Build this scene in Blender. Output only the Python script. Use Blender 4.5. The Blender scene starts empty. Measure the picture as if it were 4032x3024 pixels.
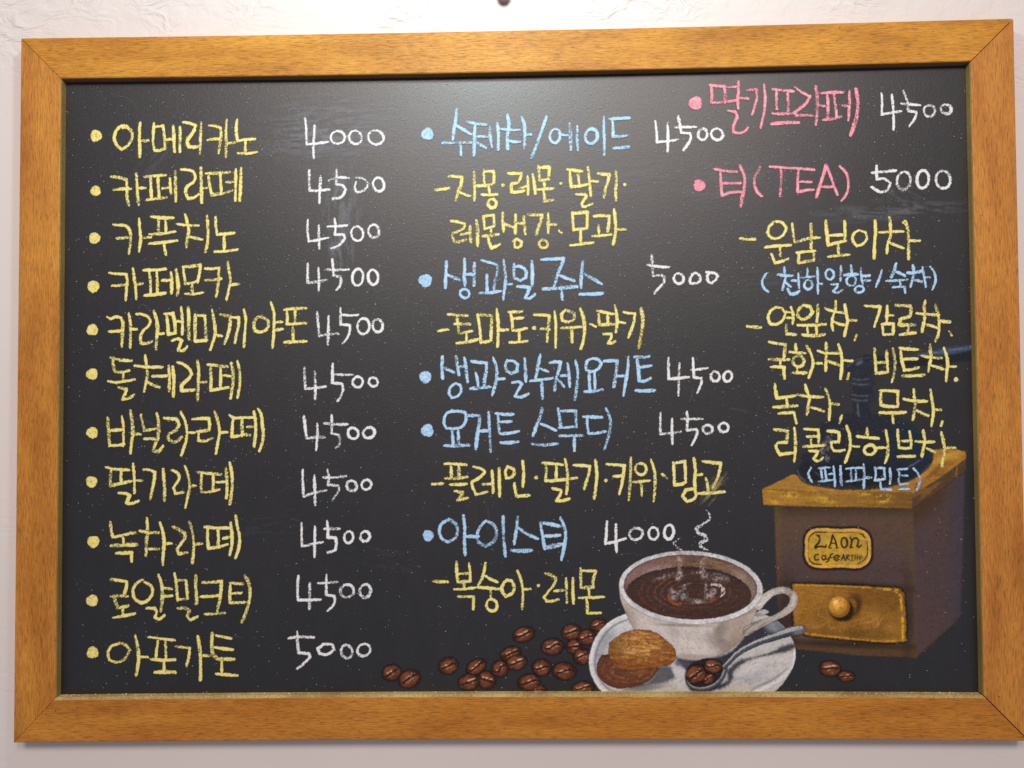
import bpy, math, random
import numpy as np

# ------------------------------------------------------------------ camera, world, light
S = bpy.context.scene
COL = S.collection
PI = math.pi
F_PX, CX, CY = 3028.0, 2016.0, 1512.0                  # focal length and centre in photo pixels (4032 x 3024)
CAM = np.array([0.01693, -0.91776, -0.02602])
ROT = (0.02448, 0.00858, 0.01971)


def rot(rx, ry, rz):
    cx, sx, cy, sy, cz, sz = math.cos(rx), math.sin(rx), math.cos(ry), math.sin(ry), math.cos(rz), math.sin(rz)
    X = np.array([[1, 0, 0], [0, cx, -sx], [0, sx, cx]])
    Y = np.array([[cy, 0, sy], [0, 1, 0], [-sy, 0, cy]])
    Z = np.array([[cz, -sz, 0], [sz, cz, 0], [0, 0, 1]])
    return Z @ Y @ X


M = rot(*ROT)
from mathutils import Matrix
cd = bpy.data.cameras.new('camera')
cam = bpy.data.objects.new('camera', cd)
COL.objects.link(cam)
cd.sensor_fit = 'HORIZONTAL'
cd.sensor_width = 36.0
cd.lens = F_PX / 4032.0 * 36.0
cd.clip_start, cd.clip_end = 0.01, 100
mw = np.eye(4)
mw[:3, 0] = M[:, 0]
mw[:3, 1] = M[:, 2]
mw[:3, 2] = -M[:, 1]
mw[:3, 3] = CAM
cd.dof.use_dof = True
cd.dof.focus_distance = 0.925
cd.dof.aperture_fstop = 8.0
cam.matrix_world = Matrix(mw.tolist())
S.camera = cam

S.view_settings.view_transform = 'Standard'
S.view_settings.look = 'None'
S.view_settings.exposure = 0.25
S.view_settings.gamma = 1.0
S.render.engine = 'CYCLES'
S.cycles.transparent_max_bounces = 64

w = bpy.data.worlds.new('World')
S.world = w
w.use_nodes = True
bg = w.node_tree.nodes['Background']
bg.inputs['Color'].default_value = (0.88, 0.90, 1.0, 1)
bg.inputs['Strength'].default_value = 0.23


def area_light(name, loc, target, size, power, color, sizey=None):
    l = bpy.data.lights.new(name, 'AREA')
    l.energy, l.color, l.size = power, color, size
    if sizey:
        l.shape, l.size_y = 'RECTANGLE', sizey
    else:
        l.shape = 'DISK'
    o = bpy.data.objects.new(name, l)
    COL.objects.link(o)
    o.location = loc
    d = np.array(target, float) - np.array(loc, float)
    from mathutils import Vector
    o.rotation_euler = Vector(d).to_track_quat('-Z', 'Y').to_euler()
    return o


# cool white lamp just above the board, close to the wall; warm room lamp above and behind the viewer
area_light('wall_lamp_light', (-0.05, -0.48, 0.73), (0.0, 0.0, 0.20), 0.10, 2.6, (0.74, 0.97, 1.0))
area_light('room_lamp_light_a', (-0.5, -2.4, 1.5), (0.0, 0.0, 0.0), 0.80, 26.0, (1.0, 0.88, 0.81))
area_light('room_lamp_light_b', (0.6, -2.4, 1.5), (0.0, 0.0, 0.0), 0.80, 24.0, (1.0, 0.87, 0.80))


# ------------------------------------------------------------------ helpers
def at(px, py, yd=0.0):
    """points of the plane y = yd seen at photo pixel px, py (a flat board: an exact homography)"""
    px = np.asarray(px, float)
    py = np.asarray(py, float)
    d = np.stack([(px - CX) / F_PX, np.ones_like(px), -(py - CY) / F_PX], -1) @ M.T
    t = (yd - CAM[1]) / d[..., 1]
    return CAM + d * t[..., None]


def lin(c):
    c = np.asarray(c, float) / 255.0
    return np.where(c <= 0.04045, c / 12.92, ((c + 0.055) / 1.055) ** 2.4)


def link(name, me, mats, parent=None, label=None):
    for m in mats:
        me.materials.append(m)
    o = bpy.data.objects.new(name, me)
    COL.objects.link(o)
    if parent is not None:
        o.parent = parent
    if label:
        o['label'] = label
    return o


def mat(name):
    m = bpy.data.materials.new(name)
    m.use_nodes = True
    nt = m.node_tree
    nt.nodes.clear()
    out = nt.nodes.new('ShaderNodeOutputMaterial')
    p = nt.nodes.new('ShaderNodeBsdfPrincipled')
    nt.links.new(p.outputs[0], out.inputs[0])

    def N(t, **k):
        n = nt.nodes.new('ShaderNode' + t)
        for a, v in k.items():
            if a.startswith('i_'):
                key = a[2:]
                key = int(key) if key.isdigit() else key.replace('_', ' ')
                n.inputs[key].default_value = v
            else:
                setattr(n, a, v)
        return n

    def L(a, b):
        nt.links.new(a, b)
    return m, nt, p, out, N, L


def ramp(N, stops):
    r = N('ValToRGB')
    e = r.color_ramp.elements
    while len(e) > 1:
        e.remove(e[-1])
    e[0].position, e[0].color = stops[0][0], (*stops[0][1], 1)
    for pos, c in stops[1:]:
        k = e.new(pos)
        k.color = (*c, 1)
    return r


def g(v):
    return (v, v, v)


# noise on pixel grids
_rs = np.random.RandomState(7)
_TAB = _rs.rand(256, 256)


def vnoise(x, y, s, seed=0):
    x = x / s + seed * 17.3
    y = y / s + seed * 9.1
    xi = np.floor(x).astype(int)
    yi = np.floor(y).astype(int)
    fx, fy = x - xi, y - yi
    fx = fx * fx * (3 - 2 * fx)
    fy = fy * fy * (3 - 2 * fy)
    a = _TAB[xi & 255, yi & 255]
    b = _TAB[(xi + 1) & 255, yi & 255]
    c = _TAB[xi & 255, (yi + 1) & 255]
    d = _TAB[(xi + 1) & 255, (yi + 1) & 255]
    return (a * (1 - fx) + b * fx) * (1 - fy) + (c * (1 - fx) + d * fx) * fy


def fbm(x, y, s, seed=0, o=3):
    t, a, n = 0, 1, 0
    for k in range(o):
        t = t + a * vnoise(x, y, s / 2 ** k, seed + 3 * k)
        n += a
        a *= .5
    return t / n


def streak(x, y, ang, long, short, seed=0):
    c, s = math.cos(ang), math.sin(ang)
    return vnoise((x * c + y * s) * (short / long), -x * s + y * c, short, seed)


def sst(a, b, x):
    t = np.clip((x - a) / (b - a), 0, 1)
    return t * t * (3 - 2 * t)


def curve(pts, closed=False, step=8.0):
    """rounded line through the points; corners sharper than 50 degrees stay corners"""
    P = np.array(pts, float)
    n = len(P)
    if n == 2:
        k = max(2, int(np.hypot(*(P[1] - P[0])) / step))
        return P[0] + (P[1] - P[0]) * np.linspace(0, 1, k)[:, None]

    def tan(i):
        if closed:
            a, b, c = P[(i - 1) % n], P[i], P[(i + 1) % n]
        else:
            if i == 0 or i == n - 1:
                return None
            a, b, c = P[i - 1], P[i], P[i + 1]
        u, v = b - a, c - b
        lu, lv = np.hypot(*u) + 1e-9, np.hypot(*v) + 1e-9
        if np.dot(u, v) / (lu * lv) < 0.62:
            return None
        t = u / lu + v / lv
        return t / (np.hypot(*t) + 1e-9)
    T = [tan(i) for i in range(n)]
    out = []
    for i in range(n if closed else n - 1):
        a, b = P[i], P[(i + 1) % n]
        L = np.hypot(*(b - a)) + 1e-9
        ch = (b - a) / L
        ta, tb = T[i], T[(i + 1) % n]
        if ta is None and tb is None:
            ta = tb = ch
        elif ta is None:
            ta = 2 * ch * np.dot(ch, tb) - tb if False else ch
        elif tb is None:
            tb = ch
        k = max(2, int(L / step) + 1)
        t = np.linspace(0, 1, k)[:-1, None]
        h00, h10, h01, h11 = 2*t**3-3*t**2+1, t**3-2*t**2+t, -2*t**3+3*t**2, t**3-t**2
        out.append(h00 * a + h10 * ta * L + h01 * b + h11 * tb * L)
    out = np.concatenate(out + [P[:1] if closed else P[-1:]])
    return out


def sdf(X, Y, poly):
    """signed distance to a closed polygon, negative inside"""
    P = np.asarray(poly, float)
    if np.hypot(*(P[0] - P[-1])) < 1e-6:
        P = P[:-1]
    d = np.full(X.shape, 1e18)
    ins = np.zeros(X.shape, bool)
    n = len(P)
    for i in range(n):
        ax, ay = P[i - 1]
        bx, by = P[i]
        ex, ey = bx - ax, by - ay
        wx, wy = X - ax, Y - ay
        t = np.clip((wx * ex + wy * ey) / (ex * ex + ey * ey + 1e-12), 0, 1)
        d = np.minimum(d, (wx - ex * t) ** 2 + (wy - ey * t) ** 2)
        c = (ay > Y) != (by > Y)
        if ey != 0:
            ins ^= c & (X < ex * (Y - ay) / ey + ax)
    d = np.sqrt(d)
    return np.where(ins, -d, d)


def dline(X, Y, pts, wid=None):
    """distance to an open polyline (minus interpolated half width, if widths are given), and arc position"""
    P = np.asarray(pts, float)
    best = np.full(X.shape, 1e9)
    arc = np.zeros(X.shape)
    n = len(P) - 1
    for i in range(n):
        a, b = P[i], P[i + 1]
        e = b - a
        t = np.clip(((X - a[0]) * e[0] + (Y - a[1]) * e[1]) / (e @ e + 1e-12), 0, 1)
        d = np.hypot(X - a[0] - e[0] * t, Y - a[1] - e[1] * t)
        if wid is not None:
            d = d - (wid[i] * (1 - t) + wid[i + 1] * t)
        m = d < best
        best = np.where(m, d, best)
        arc = np.where(m, (i + t) / n, arc)
    return best, arc


def sheet(name, x0, y0, x1, y1, cell, fn, depth, parent, m, label=None, thr=0.03):
    """a flat layer of chalk on the panel: the cells fn leaves bare are not built"""
    nx, ny = int(math.ceil((x1 - x0) / cell)) + 1, int(math.ceil((y1 - y0) / cell)) + 1
    xs = x0 + np.arange(nx) * cell
    ys = y0 + np.arange(ny) * cell
    X, Y = np.meshgrid(xs, ys)
    rgb, a = fn(X, Y)
    a = np.clip(a, 0, 1)
    keep = (a[:-1, :-1] + a[1:, :-1] + a[:-1, 1:] + a[1:, 1:]) > thr * 4
    idx = np.arange(nx * ny).reshape(ny, nx)
    q = np.stack([idx[1:, :-1][keep], idx[1:, 1:][keep], idx[:-1, 1:][keep], idx[:-1, :-1][keep]], -1)
    used, inv = np.unique(q, return_inverse=True)
    q = inv.reshape(q.shape)
    W = at(X.ravel()[used], Y.ravel()[used], SURF - depth)
    me = bpy.data.meshes.new(name)
    me.vertices.add(len(used))
    me.vertices.foreach_set('co', W.ravel().astype(np.float32))
    nf = len(q)
    me.loops.add(nf * 4)
    me.loops.foreach_set('vertex_index', q.ravel().astype(np.int32))
    me.polygons.add(nf)
    me.polygons.foreach_set('loop_start', (np.arange(nf) * 4).astype(np.int32))
    me.polygons.foreach_set('loop_total', np.full(nf, 4, np.int32))
    rgb = np.broadcast_to(np.asarray(rgb, float), X.shape + (3,)).reshape(-1, 3)[used]
    ca = np.concatenate([np.clip(rgb, 0, 1), a.ravel()[used][:, None]], 1)
    at_ = me.color_attributes.new('chalk', 'FLOAT_COLOR', 'POINT')
    at_.data.foreach_set('color', ca.ravel().astype(np.float32))
    me.update(calc_edges=True)
    me.validate()
    return link(name, me, [m], parent, label)


# ------------------------------------------------------------------ materials
def chalk_material():
    m, nt, p, out, N, L = mat('chalk')
    a = N('Attribute', attribute_name='chalk')
    L(a.outputs['Color'], p.inputs['Base Color'])
    p.inputs['Roughness'].default_value = 0.9
    p.inputs['Specular IOR Level'].default_value = 0.15
    L(a.outputs['Alpha'], p.inputs['Alpha'])
    return m


def wood_material(name, along, hue=0.0, seed=0.0, sat=1.0, val=1.0):
    m, nt, p, out, N, L = mat(name)
    tc = N('TexCoord')
    mp = N('Mapping')
    L(tc.outputs['Object'], mp.inputs['Vector'])
    mp.inputs['Location'].default_value = (seed, seed * 2.3, seed * 1.7)
    sc = (1, 1, 6) if along == 'x' else (6, 1, 1)
    mp.inputs['Scale'].default_value = sc
    # long soft tone bands
    n1 = N('TexNoise', i_Scale=7.0, i_Detail=2.0, i_Roughness=0.45, i_Distortion=0.15)
    L(mp.outputs[0], n1.inputs['Vector'])
    # fine fibres
    mf = N('Mapping')
    L(tc.outputs['Object'], mf.inputs['Vector'])
    mf.inputs['Scale'].default_value = (60, 200, 800) if along == 'x' else (800, 200, 60)
    n2 = N('TexNoise', i_Scale=1.0, i_Detail=4.0, i_Roughness=0.65, i_Distortion=0.3)
    L(mf.outputs[0], n2.inputs['Vector'])
    # short dark pores
    mq = N('Mapping')
    L(tc.outputs['Object'], mq.inputs['Vector'])
    mq.inputs['Scale'].default_value = (100, 260, 640) if along == 'x' else (640, 260, 100)
    n3 = N('TexNoise', i_Scale=1.0, i_Detail=2.0, i_Roughness=0.5, i_Distortion=0.7)
    L(mq.outputs[0], n3.inputs['Vector'])
    c1 = ramp(N, [(0.26, (0.45, 0.160, 0.018)), (0.5, (0.57, 0.226, 0.027)), (0.74, (0.66, 0.285, 0.036))])
    L(n1.outputs['Fac'], c1.inputs[0])
    c2 = ramp(N, [(0.30, g(0.52)), (0.50, g(1.0)), (0.72, g(1.28))])
    L(n2.outputs['Fac'], c2.inputs[0])
    c3 = ramp(N, [(0.31, g(0.62)), (0.42, g(1.0))])
    L(n3.outputs['Fac'], c3.inputs[0])
    m1 = N('MixRGB', blend_type='MULTIPLY', i_0=1.0)
    L(c1.outputs[0], m1.inputs[1])
    L(c2.outputs[0], m1.inputs[2])
    m2 = N('MixRGB', blend_type='MULTIPLY', i_0=0.85)
    L(m1.outputs[0], m2.inputs[1])
    L(c3.outputs[0], m2.inputs[2])
    # worm holes
    v = N('TexVoronoi', i_Scale=34.0)
    L(tc.outputs['Object'], v.inputs['Vector'])
    c4 = ramp(N, [(0.022, g(0.12)), (0.034, g(1.0))])
    L(v.outputs['Distance'], c4.inputs[0])
    nm = N('TexNoise', i_Scale=13.0, i_Detail=1.0)
    L(tc.outputs['Object'], nm.inputs['Vector'])
    c5 = ramp(N, [(0.50, g(1.0)), (0.56, g(0.0))])
    L(nm.outputs['Fac'], c5.inputs[0])
    mx = N('MixRGB', blend_type='LIGHTEN', i_0=1.0)
    L(c4.outputs[0], mx.inputs[1])
    L(c5.outputs[0], mx.inputs[2])
    m3 = N('MixRGB', blend_type='MULTIPLY', i_0=1.0)
    L(m2.outputs[0], m3.inputs[1])
    L(mx.outputs[0], m3.inputs[2])
    hs = N('HueSaturation', i_Hue=0.5 + hue, i_Saturation=sat, i_Value=val)
    L(m3.outputs[0], hs.inputs['Color'])
    L(hs.outputs[0], p.inputs['Base Color'])
    rr = ramp(N, [(0.3, g(0.56)), (0.7, g(0.46))])
    L(n2.outputs['Fac'], rr.inputs[0])
    L(rr.outputs[0], p.inputs['Roughness'])
    p.inputs['Specular IOR Level'].default_value = 0.30
    ad = N('Math', operation='ADD')
    L(n2.outputs['Fac'], ad.inputs[0])
    L(c3.outputs[0], ad.inputs[1])
    b = N('Bump', i_Strength=0.5, i_Distance=0.0006)
    L(ad.outputs[0], b.inputs['Height'])
    L(b.outputs[0], p.inputs['Normal'])
    return m


def lip_material(name, base, dust):
    m, nt, p, out, N, L = mat(name)
    tc = N('TexCoord')
    n = N('TexNoise', i_Scale=420.0, i_Detail=3.0, i_Roughness=0.7)
    L(tc.outputs['Object'], n.inputs['Vector'])
    n2 = N('TexNoise', i_Scale=11.0, i_Detail=3.0)
    L(tc.outputs['Object'], n2.inputs['Vector'])
    ml = N('Math', operation='MULTIPLY')
    L(n.outputs['Fac'], ml.inputs[0])
    L(n2.outputs['Fac'], ml.inputs[1])
    c = ramp(N, [(0.15, base), (0.34, dust)])
    L(ml.outputs[0], c.inputs[0])
    L(c.outputs[0], p.inputs['Base Color'])
    p.inputs['Roughness'].default_value = 0.75
    return m


def panel_material():
    m, nt, p, out, N, L = mat('blackboard_paint')
    tc = N('TexCoord')
    n1 = N('TexNoise', i_Scale=3.2, i_Detail=5.0, i_Roughness=0.62, i_Distortion=0.4)
    L(tc.outputs['Object'], n1.inputs['Vector'])
    mp = N('Mapping')
    L(tc.outputs['Object'], mp.inputs['Vector'])
    mp.inputs['Scale'].default_value = (60, 60, 22)
    n2 = N('TexNoise', i_Scale=1.0, i_Detail=5.0, i_Roughness=0.7)
    L(mp.outputs[0], n2.inputs['Vector'])
    c1 = ramp(N, [(0.3, (0.0060, 0.0052, 0.0072)), (0.7, (0.0110, 0.0096, 0.0115))])
    L(n1.outputs['Fac'], c1.inputs[0])
    c2 = ramp(N, [(0.35, g(0.80)), (0.75, g(1.32))])
    L(n2.outputs['Fac'], c2.inputs[0])
    mm = N('MixRGB', blend_type='MULTIPLY', i_0=1.0)
    L(c1.outputs[0], mm.inputs[1])
    L(c2.outputs[0], mm.inputs[2])
    L(mm.outputs[0], p.inputs['Base Color'])
    n3 = N('TexNoise', i_Scale=520.0, i_Detail=3.0, i_Roughness=0.65)
    L(tc.outputs['Object'], n3.inputs['Vector'])
    b = N('Bump', i_Strength=0.45, i_Distance=0.0004)
    L(n3.outputs['Fac'], b.inputs['Height'])
    L(b.outputs[0], p.inputs['Normal'])
    p.inputs['Roughness'].default_value = 0.42
    p.inputs['IOR'].default_value = 1.45
    p.inputs['Specular IOR Level'].default_value = 1.0
    return m


def wall_material():
    m, nt, p, out, N, L = mat('wall_plaster')
    tc = N('TexCoord')
    nz = N('TexNoise', i_Scale=2.2, i_Detail=3.0)
    L(tc.outputs['Object'], nz.inputs['Vector'])
    c = ramp(N, [(0.3, (0.74, 0.665, 0.635)), (0.7, (0.78, 0.705, 0.675))])
    L(nz.outputs['Fac'], c.inputs[0])
    L(c.outputs[0], p.inputs['Base Color'])
    # trowel ridges: thin bent ridges, thicker in some places than in others
    mp = N('Mapping')
    L(tc.outputs['Object'], mp.inputs['Vector'])
    mp.inputs['Rotation'].default_value = (0, math.radians(38), 0)
    mp.inputs['Scale'].default_value = (14, 14, 26)
    n1 = N('TexNoise', i_Scale=1.0, i_Detail=3.0, i_Roughness=0.55, i_Distortion=1.6)
    L(mp.outputs[0], n1.inputs['Vector'])
    s = N('Math', operation='SUBTRACT', i_1=0.5)
    L(n1.outputs['Fac'], s.inputs[0])
    ab = N('Math', operation='ABSOLUTE')
    L(s.outputs[0], ab.inputs[0])
    r1 = ramp(N, [(0.0, g(0.8)), (0.03, g(0.6)), (0.11, g(0.0))])
    L(ab.outputs[0], r1.inputs[0])
    n2 = N('TexNoise', i_Scale=5.0, i_Detail=2.0)
    L(tc.outputs['Object'], n2.inputs['Vector'])
    # the plaster is rougher above the board
    sp = N('SeparateXYZ')
    L(tc.outputs['Object'], sp.inputs[0])
    mr = N('MapRange', i_1=0.30, i_2=0.47, i_3=0.12, i_4=1.0)
    L(sp.outputs['Z'], mr.inputs['Value'])
    r2 = ramp(N, [(0.45, g(0.0)), (0.62, g(1.0))])
    L(n2.outputs['Fac'], r2.inputs[0])
    k1 = N('Math', operation='MULTIPLY')
    L(r1.outputs[0], k1.inputs[0])
    L(r2.outputs[0], k1.inputs[1])
    k2 = N('Math', operation='MULTIPLY')
    L(k1.outputs[0], k2.inputs[0])
    L(mr.outputs[0], k2.inputs[1])
    n3 = N('TexNoise', i_Scale=38.0, i_Detail=5.0, i_Roughness=0.60, i_Distortion=0.5)
    L(tc.outputs['Object'], n3.inputs['Vector'])
    k3 = N('Math', operation='MULTIPLY')
    L(n3.outputs['Fac'], k3.inputs[0])
    L(mr.outputs[0], k3.inputs[1])
    ad = N('Math', operation='ADD')
    L(k2.outputs[0], ad.inputs[0])
    L(k3.outputs[0], ad.inputs[1])
    b = N('Bump', i_Strength=0.9, i_Distance=0.0021)
    L(ad.outputs[0], b.inputs['Height'])
    L(b.outputs[0], p.inputs['Normal'])
    p.inputs['Roughness'].default_value = 0.7
    return m


SURF = 0.0105        # the writing surface lies this far behind the front of the frame
THICK = 0.022        # front of the frame to the wall
CHALK = chalk_material()
PANEL = panel_material()

# ------------------------------------------------------------------ wall
me = bpy.data.meshes.new('wall')
me.from_pydata([(-3, THICK, -2), (3, THICK, -2), (3, THICK, 2.2), (-3, THICK, 2.2),
                (-3, THICK + .2, -2), (3, THICK + .2, -2), (3, THICK + .2, 2.2), (-3, THICK + .2, 2.2)], [],
               [(0, 1, 2, 3), (5, 4, 7, 6), (4, 0, 3, 7), (1, 5, 6, 2), (3, 2, 6, 7), (4, 5, 1, 0)])
wall = link('wall', me, [wall_material()])
wall['kind'] = 'structure'

# ------------------------------------------------------------------ the board: frame and panel
board = bpy.data.objects.new('menu_board', None)
COL.objects.link(board)
board['label'] = 'black chalkboard cafe menu in a mitred golden brown wooden frame on a plaster wall'
board['category'] = 'menu board'

OUT = at(*np.array([[80.7, 148.1], [3993.2, 70], [4053, 2919.7], [51, 2926.6]]).T)[:, [0, 2]]
INN = at(*np.array([[240.5, 310], [3821, 242.7], [3874, 2739.5], [219, 2747.6]]).T)[:, [0, 2]]
BOW = {0: 0.0026, 1: 0.0, 2: -0.0026, 3: 0.0}        # top and bottom rails sag a little towards the middle


def rail(side, name, m, lip, gap, label=None):
    """one mitred rail from corner `side` to the next; cross-section with eased edges, cut on the mitre"""
    a_o, b_o = OUT[side], OUT[(side + 1) % 4]
    a_i, b_i = INN[side], INN[(side + 1) % 4]
    n = 41
    # cross-section: (t from outer 0 to inner 1, y); eased edges 1.5 mm on the outside, 3 mm inside
    bv = .945 if side == 2 else .965
    sec = [(0.0, THICK - .0006), (0.0, .0022), (.012, .0008), (.03, 0.0), (bv, 0.0), (.985, .0007), (1.0, .0022), (1.0, THICK - .0006)]
    ns = len(sec)
    vs, fs, mi = [], [], []
    L_ = np.hypot(*(b_o - a_o))
    for k in range(n):
        u = k / (n - 1)
        bow = BOW[side] * (1 - (2 * u - 1) ** 2)
        for (t, y) in sec:
            a = a_o * (1 - t) + a_i * t
            b = b_o * (1 - t) + b_i * t
            d = (b - a) / np.hypot(*(b - a))
            a2, b2 = a + d * gap[0], b - d * gap[1]
            pnt = a2 * (1 - u) + b2 * u
            vs.append((pnt[0], y, pnt[1] - (bow if side in (0, 2) else 0)))
    for k in range(n - 1):
        for j in range(ns):
            j2 = (j + 1) % ns
            fs.append((k * ns + j, k * ns + j2, (k + 1) * ns + j2, (k + 1) * ns + j))
            mi.append(1 if j in (6, 5) or (j == 4 and side == 2) else 0)
    fs.append(tuple(range(ns - 1, -1, -1)))
    fs.append(tuple((n - 1) * ns + j for j in range(ns)))
    mi += [0, 0]
    me = bpy.data.meshes.new(name)
    me.from_pydata(vs, [], fs)
    me.polygons.foreach_set('material_index', mi)
    me.update()
    import bmesh
    bm = bmesh.new()
    bm.from_mesh(me)
    bmesh.ops.recalc_face_normals(bm, faces=bm.faces)
    bm.to_mesh(me)
    bm.free()
    return link(name, me, [m, lip], board, label)


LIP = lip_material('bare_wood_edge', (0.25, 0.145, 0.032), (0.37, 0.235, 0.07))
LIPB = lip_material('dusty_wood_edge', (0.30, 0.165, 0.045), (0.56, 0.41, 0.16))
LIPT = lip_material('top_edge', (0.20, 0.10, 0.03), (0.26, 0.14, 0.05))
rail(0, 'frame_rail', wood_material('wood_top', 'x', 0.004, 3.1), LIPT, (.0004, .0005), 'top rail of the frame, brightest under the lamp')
rail(1, 'frame_rail', wood_material('wood_right', 'z', -0.004, 5.7, .98, .96), LIP, (.0007, .0009), 'right upright rail of the frame')
rail(2, 'frame_rail', wood_material('wood_bottom', 'x', -0.004, 8.2, 1.0, .90), LIPB, (.0007, .0003), 'bottom rail of the frame with chalk dust on its inner edge')
rail(3, 'frame_rail', wood_material('wood_left', 'z', -0.002, 1.4, .99, .96), LIP, (.0003, .0004), 'left upright rail of the frame')

c = OUT.mean(0)
q = OUT + (c - OUT) / np.hypot(*(c - OUT).T)[:, None] * 0.006
me = bpy.data.meshes.new('writing_panel')
vs = [(x, SURF, z) for x, z in q] + [(x, THICK - .002, z) for x, z in q]
me.from_pydata(vs, [], [(3, 2, 1, 0), (4, 5, 6, 7), (0, 1, 5, 4), (1, 2, 6, 5), (2, 3, 7, 6), (3, 0, 4, 7)])
panel = link('writing_panel', me, [PANEL], board)

# ------------------------------------------------------------------ the chalk drawings
GAIN = 1.30


def C(x, y):                       # drawing coordinates of the cup group -> photo pixels
    return 2280 + x / 2.4578, 2100 + y / 2.4578


def Cp(pts):
    return [C(*p_) for p_ in pts]


def G(x, y):                       # the same for the grinder
    return 2900 + x / 1.276, 1350 + y / 1.276


def Gp(pts):
    return [G(*p_) for p_ in pts]


class Paint:
    """soft chalk strokes laid over one another on a pixel grid; colours are pigments"""
    def __init__(s, X, Y):
        s.X, s.Y = X, Y
        s.rgb = np.zeros(X.shape + (3,))
        s.a = np.zeros(X.shape)

    def lay(s, col, a):
        a = np.clip(a, 0, 1)
        col = lin(col) * GAIN if not isinstance(col, np.ndarray) else col
        na = a + s.a * (1 - a)
        k = np.where(na > 1e-6, a / np.maximum(na, 1e-6), 0)[..., None]
        s.rgb = s.rgb * (1 - k) + col * k
        s.a = na

    def tint(s, col, a):
        col = lin(col) * GAIN
        k = np.clip(a, 0, 1)[..., None]
        s.rgb = s.rgb * (1 - k) + col * k

    def shape(s, pts, soft=2.0, rough=3.0, sharp=False, seed=0):
        P = np.array(pts) if sharp else curve(pts, True)
        d = sdf(s.X, s.Y, P) + rough * (vnoise(s.X, s.Y, 5, seed + 3) - .5)
        return d, 1 - sst(-soft, soft, d)

    def blob(s, c, rx, ry, ang=0.0, soft=.5):
        x, y = s.X - c[0], s.Y - c[1]
        a = math.radians(ang)
        u = (x * math.cos(a) + y * math.sin(a)) / rx
        v = (-x * math.sin(a) + y * math.cos(a)) / ry
        r = np.hypot(u, v)
        return 1 - sst(1 - soft, 1 + soft, r)

    def stroke(s, pts, wid, soft=2.0, rough=2.5, seed=0):
        if np.isscalar(wid):
            wid = [wid] * len(pts)
        P = np.array(pts, float)
        W = np.array(wid, float)
        Q = curve(P, False, 8)
        ww = np.interp(np.linspace(0, 1, len(Q)), np.linspace(0, 1, len(P)), W) / 2
        d, arc = dline(s.X, s.Y, Q, ww)
        d = d + rough * (vnoise(s.X, s.Y, 4, seed + 5) - .5)
        return d, arc, 1 - sst(-soft, soft, d)

    def grain(s, sc=3.0, seed=0):
        return vnoise(s.X, s.Y, sc, seed) * .6 + vnoise(s.X, s.Y, sc * 2.1, seed + 4) * .4

    def texture(s, amt=.12, ang=.2, seed=0):
        t = (s.grain(3.0, seed) - .5) * 2.2 + (streak(s.X, s.Y, ang, 30, 4, seed) - .5) * 1.1
        s.a = s.a * (1 - .20 * sst(.60, .80, s.grain(4.5, seed + 21)))
        s.rgb = np.clip(s.rgb * (1 + amt * t)[..., None] * (1 + amt * .6 * (fbm(s.X, s.Y, 40, seed + 8) - .5))[..., None], 0, 1)


LAYER = [0]


def draw(name, box, fn, parent, label=None, cell=3.0, thr=.03):
    LAYER[0] += 1

    def f(X, Y):
        P = Paint(X, Y)
        fn(P)
        return P.rgb, P.a
    (ax, ay), (bx, by) = box
    return sheet(name, ax, ay, bx, by, cell, f, 0.00004 + LAYER[0] * 0.000016, parent, CHALK, label, thr)


# ---- coffee grinder
def grinder_body(P):
    d, m = P.shape(Gp([(872, 828), (1150, 640), (1143, 900), (1128, 1378), (905, 1585), (880, 1560)]), 9, 6, True)
    u = (P.X - G(880, 0)[0]) / (G(1140, 0)[0] - G(880, 0)[0])
    P.lay((72, 59, 60), m)
    P.tint((62, 57, 68), .8 * m * sst(.55, 1.0, u))
    P.tint((78, 60, 58), m * sst(.3, .6, fbm(P.X, P.Y, 150, 3)) * .7 * (1 - sst(.5, .95, u)))
    P.tint((68, 48, 30), m * .8 * P.blob(G(930, 800), 120, 60, -35, .6))
    d2, m2 = P.shape(Gp([(188, 818), (884, 828), (900, 1200), (908, 1582), (600, 1570), (285, 1536), (232, 1490), (205, 1300)]), 5, 5, True)
    P.lay((84, 69, 63), m2)
    v = (P.Y - G(0, 820)[1]) / (G(0, 1580)[1] - G(0, 820)[1])
    P.tint((86, 64, 44), m2 * .55 * sst(.5, .9, 1 - np.abs(v - .12) * 2))
    P.tint((72, 55, 55), m2 * .75 * sst(.15, .45, v) * (1 - sst(.45, .55, v)))
    P.tint((84, 60, 34), m2 * .85 * sst(.84, .97, v))
    P.tint((50, 38, 32), m2 * .7 * sst(.10, .0, v))
    P.tint((92, 70, 46), m2 * .8 * P.blob(G(200, 1000), 20, 220, 0, .9))
    P.tint((88, 70, 42), m2 * .5 * P.blob(G(880, 1150), 14, 260, 0, .9))
    P.tint((38, 28, 24), m2 * .8 * P.blob(G(570, 1225), 260, 20, 2, .8))
    P.tint((40, 30, 26), m2 * .7 * P.blob(G(862, 1380), 24, 140, 0, .9))
    P.tint((46, 34, 30), m2 * .8 * P.blob(G(250, 1380), 44, 150, 0, .7))
    P.tint((44, 32, 26), m2 * .8 * P.blob(G(560, 1515), 260, 14, 2.5, .8))
    P.texture(.10, .1, 4)
    P.a *= .97


grinder = draw('grinder_drawing', (G(150, 620), G(1180, 1610)), grinder_body, board,
               'chalk drawing of a wooden box coffee grinder, brown box of it')


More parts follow.
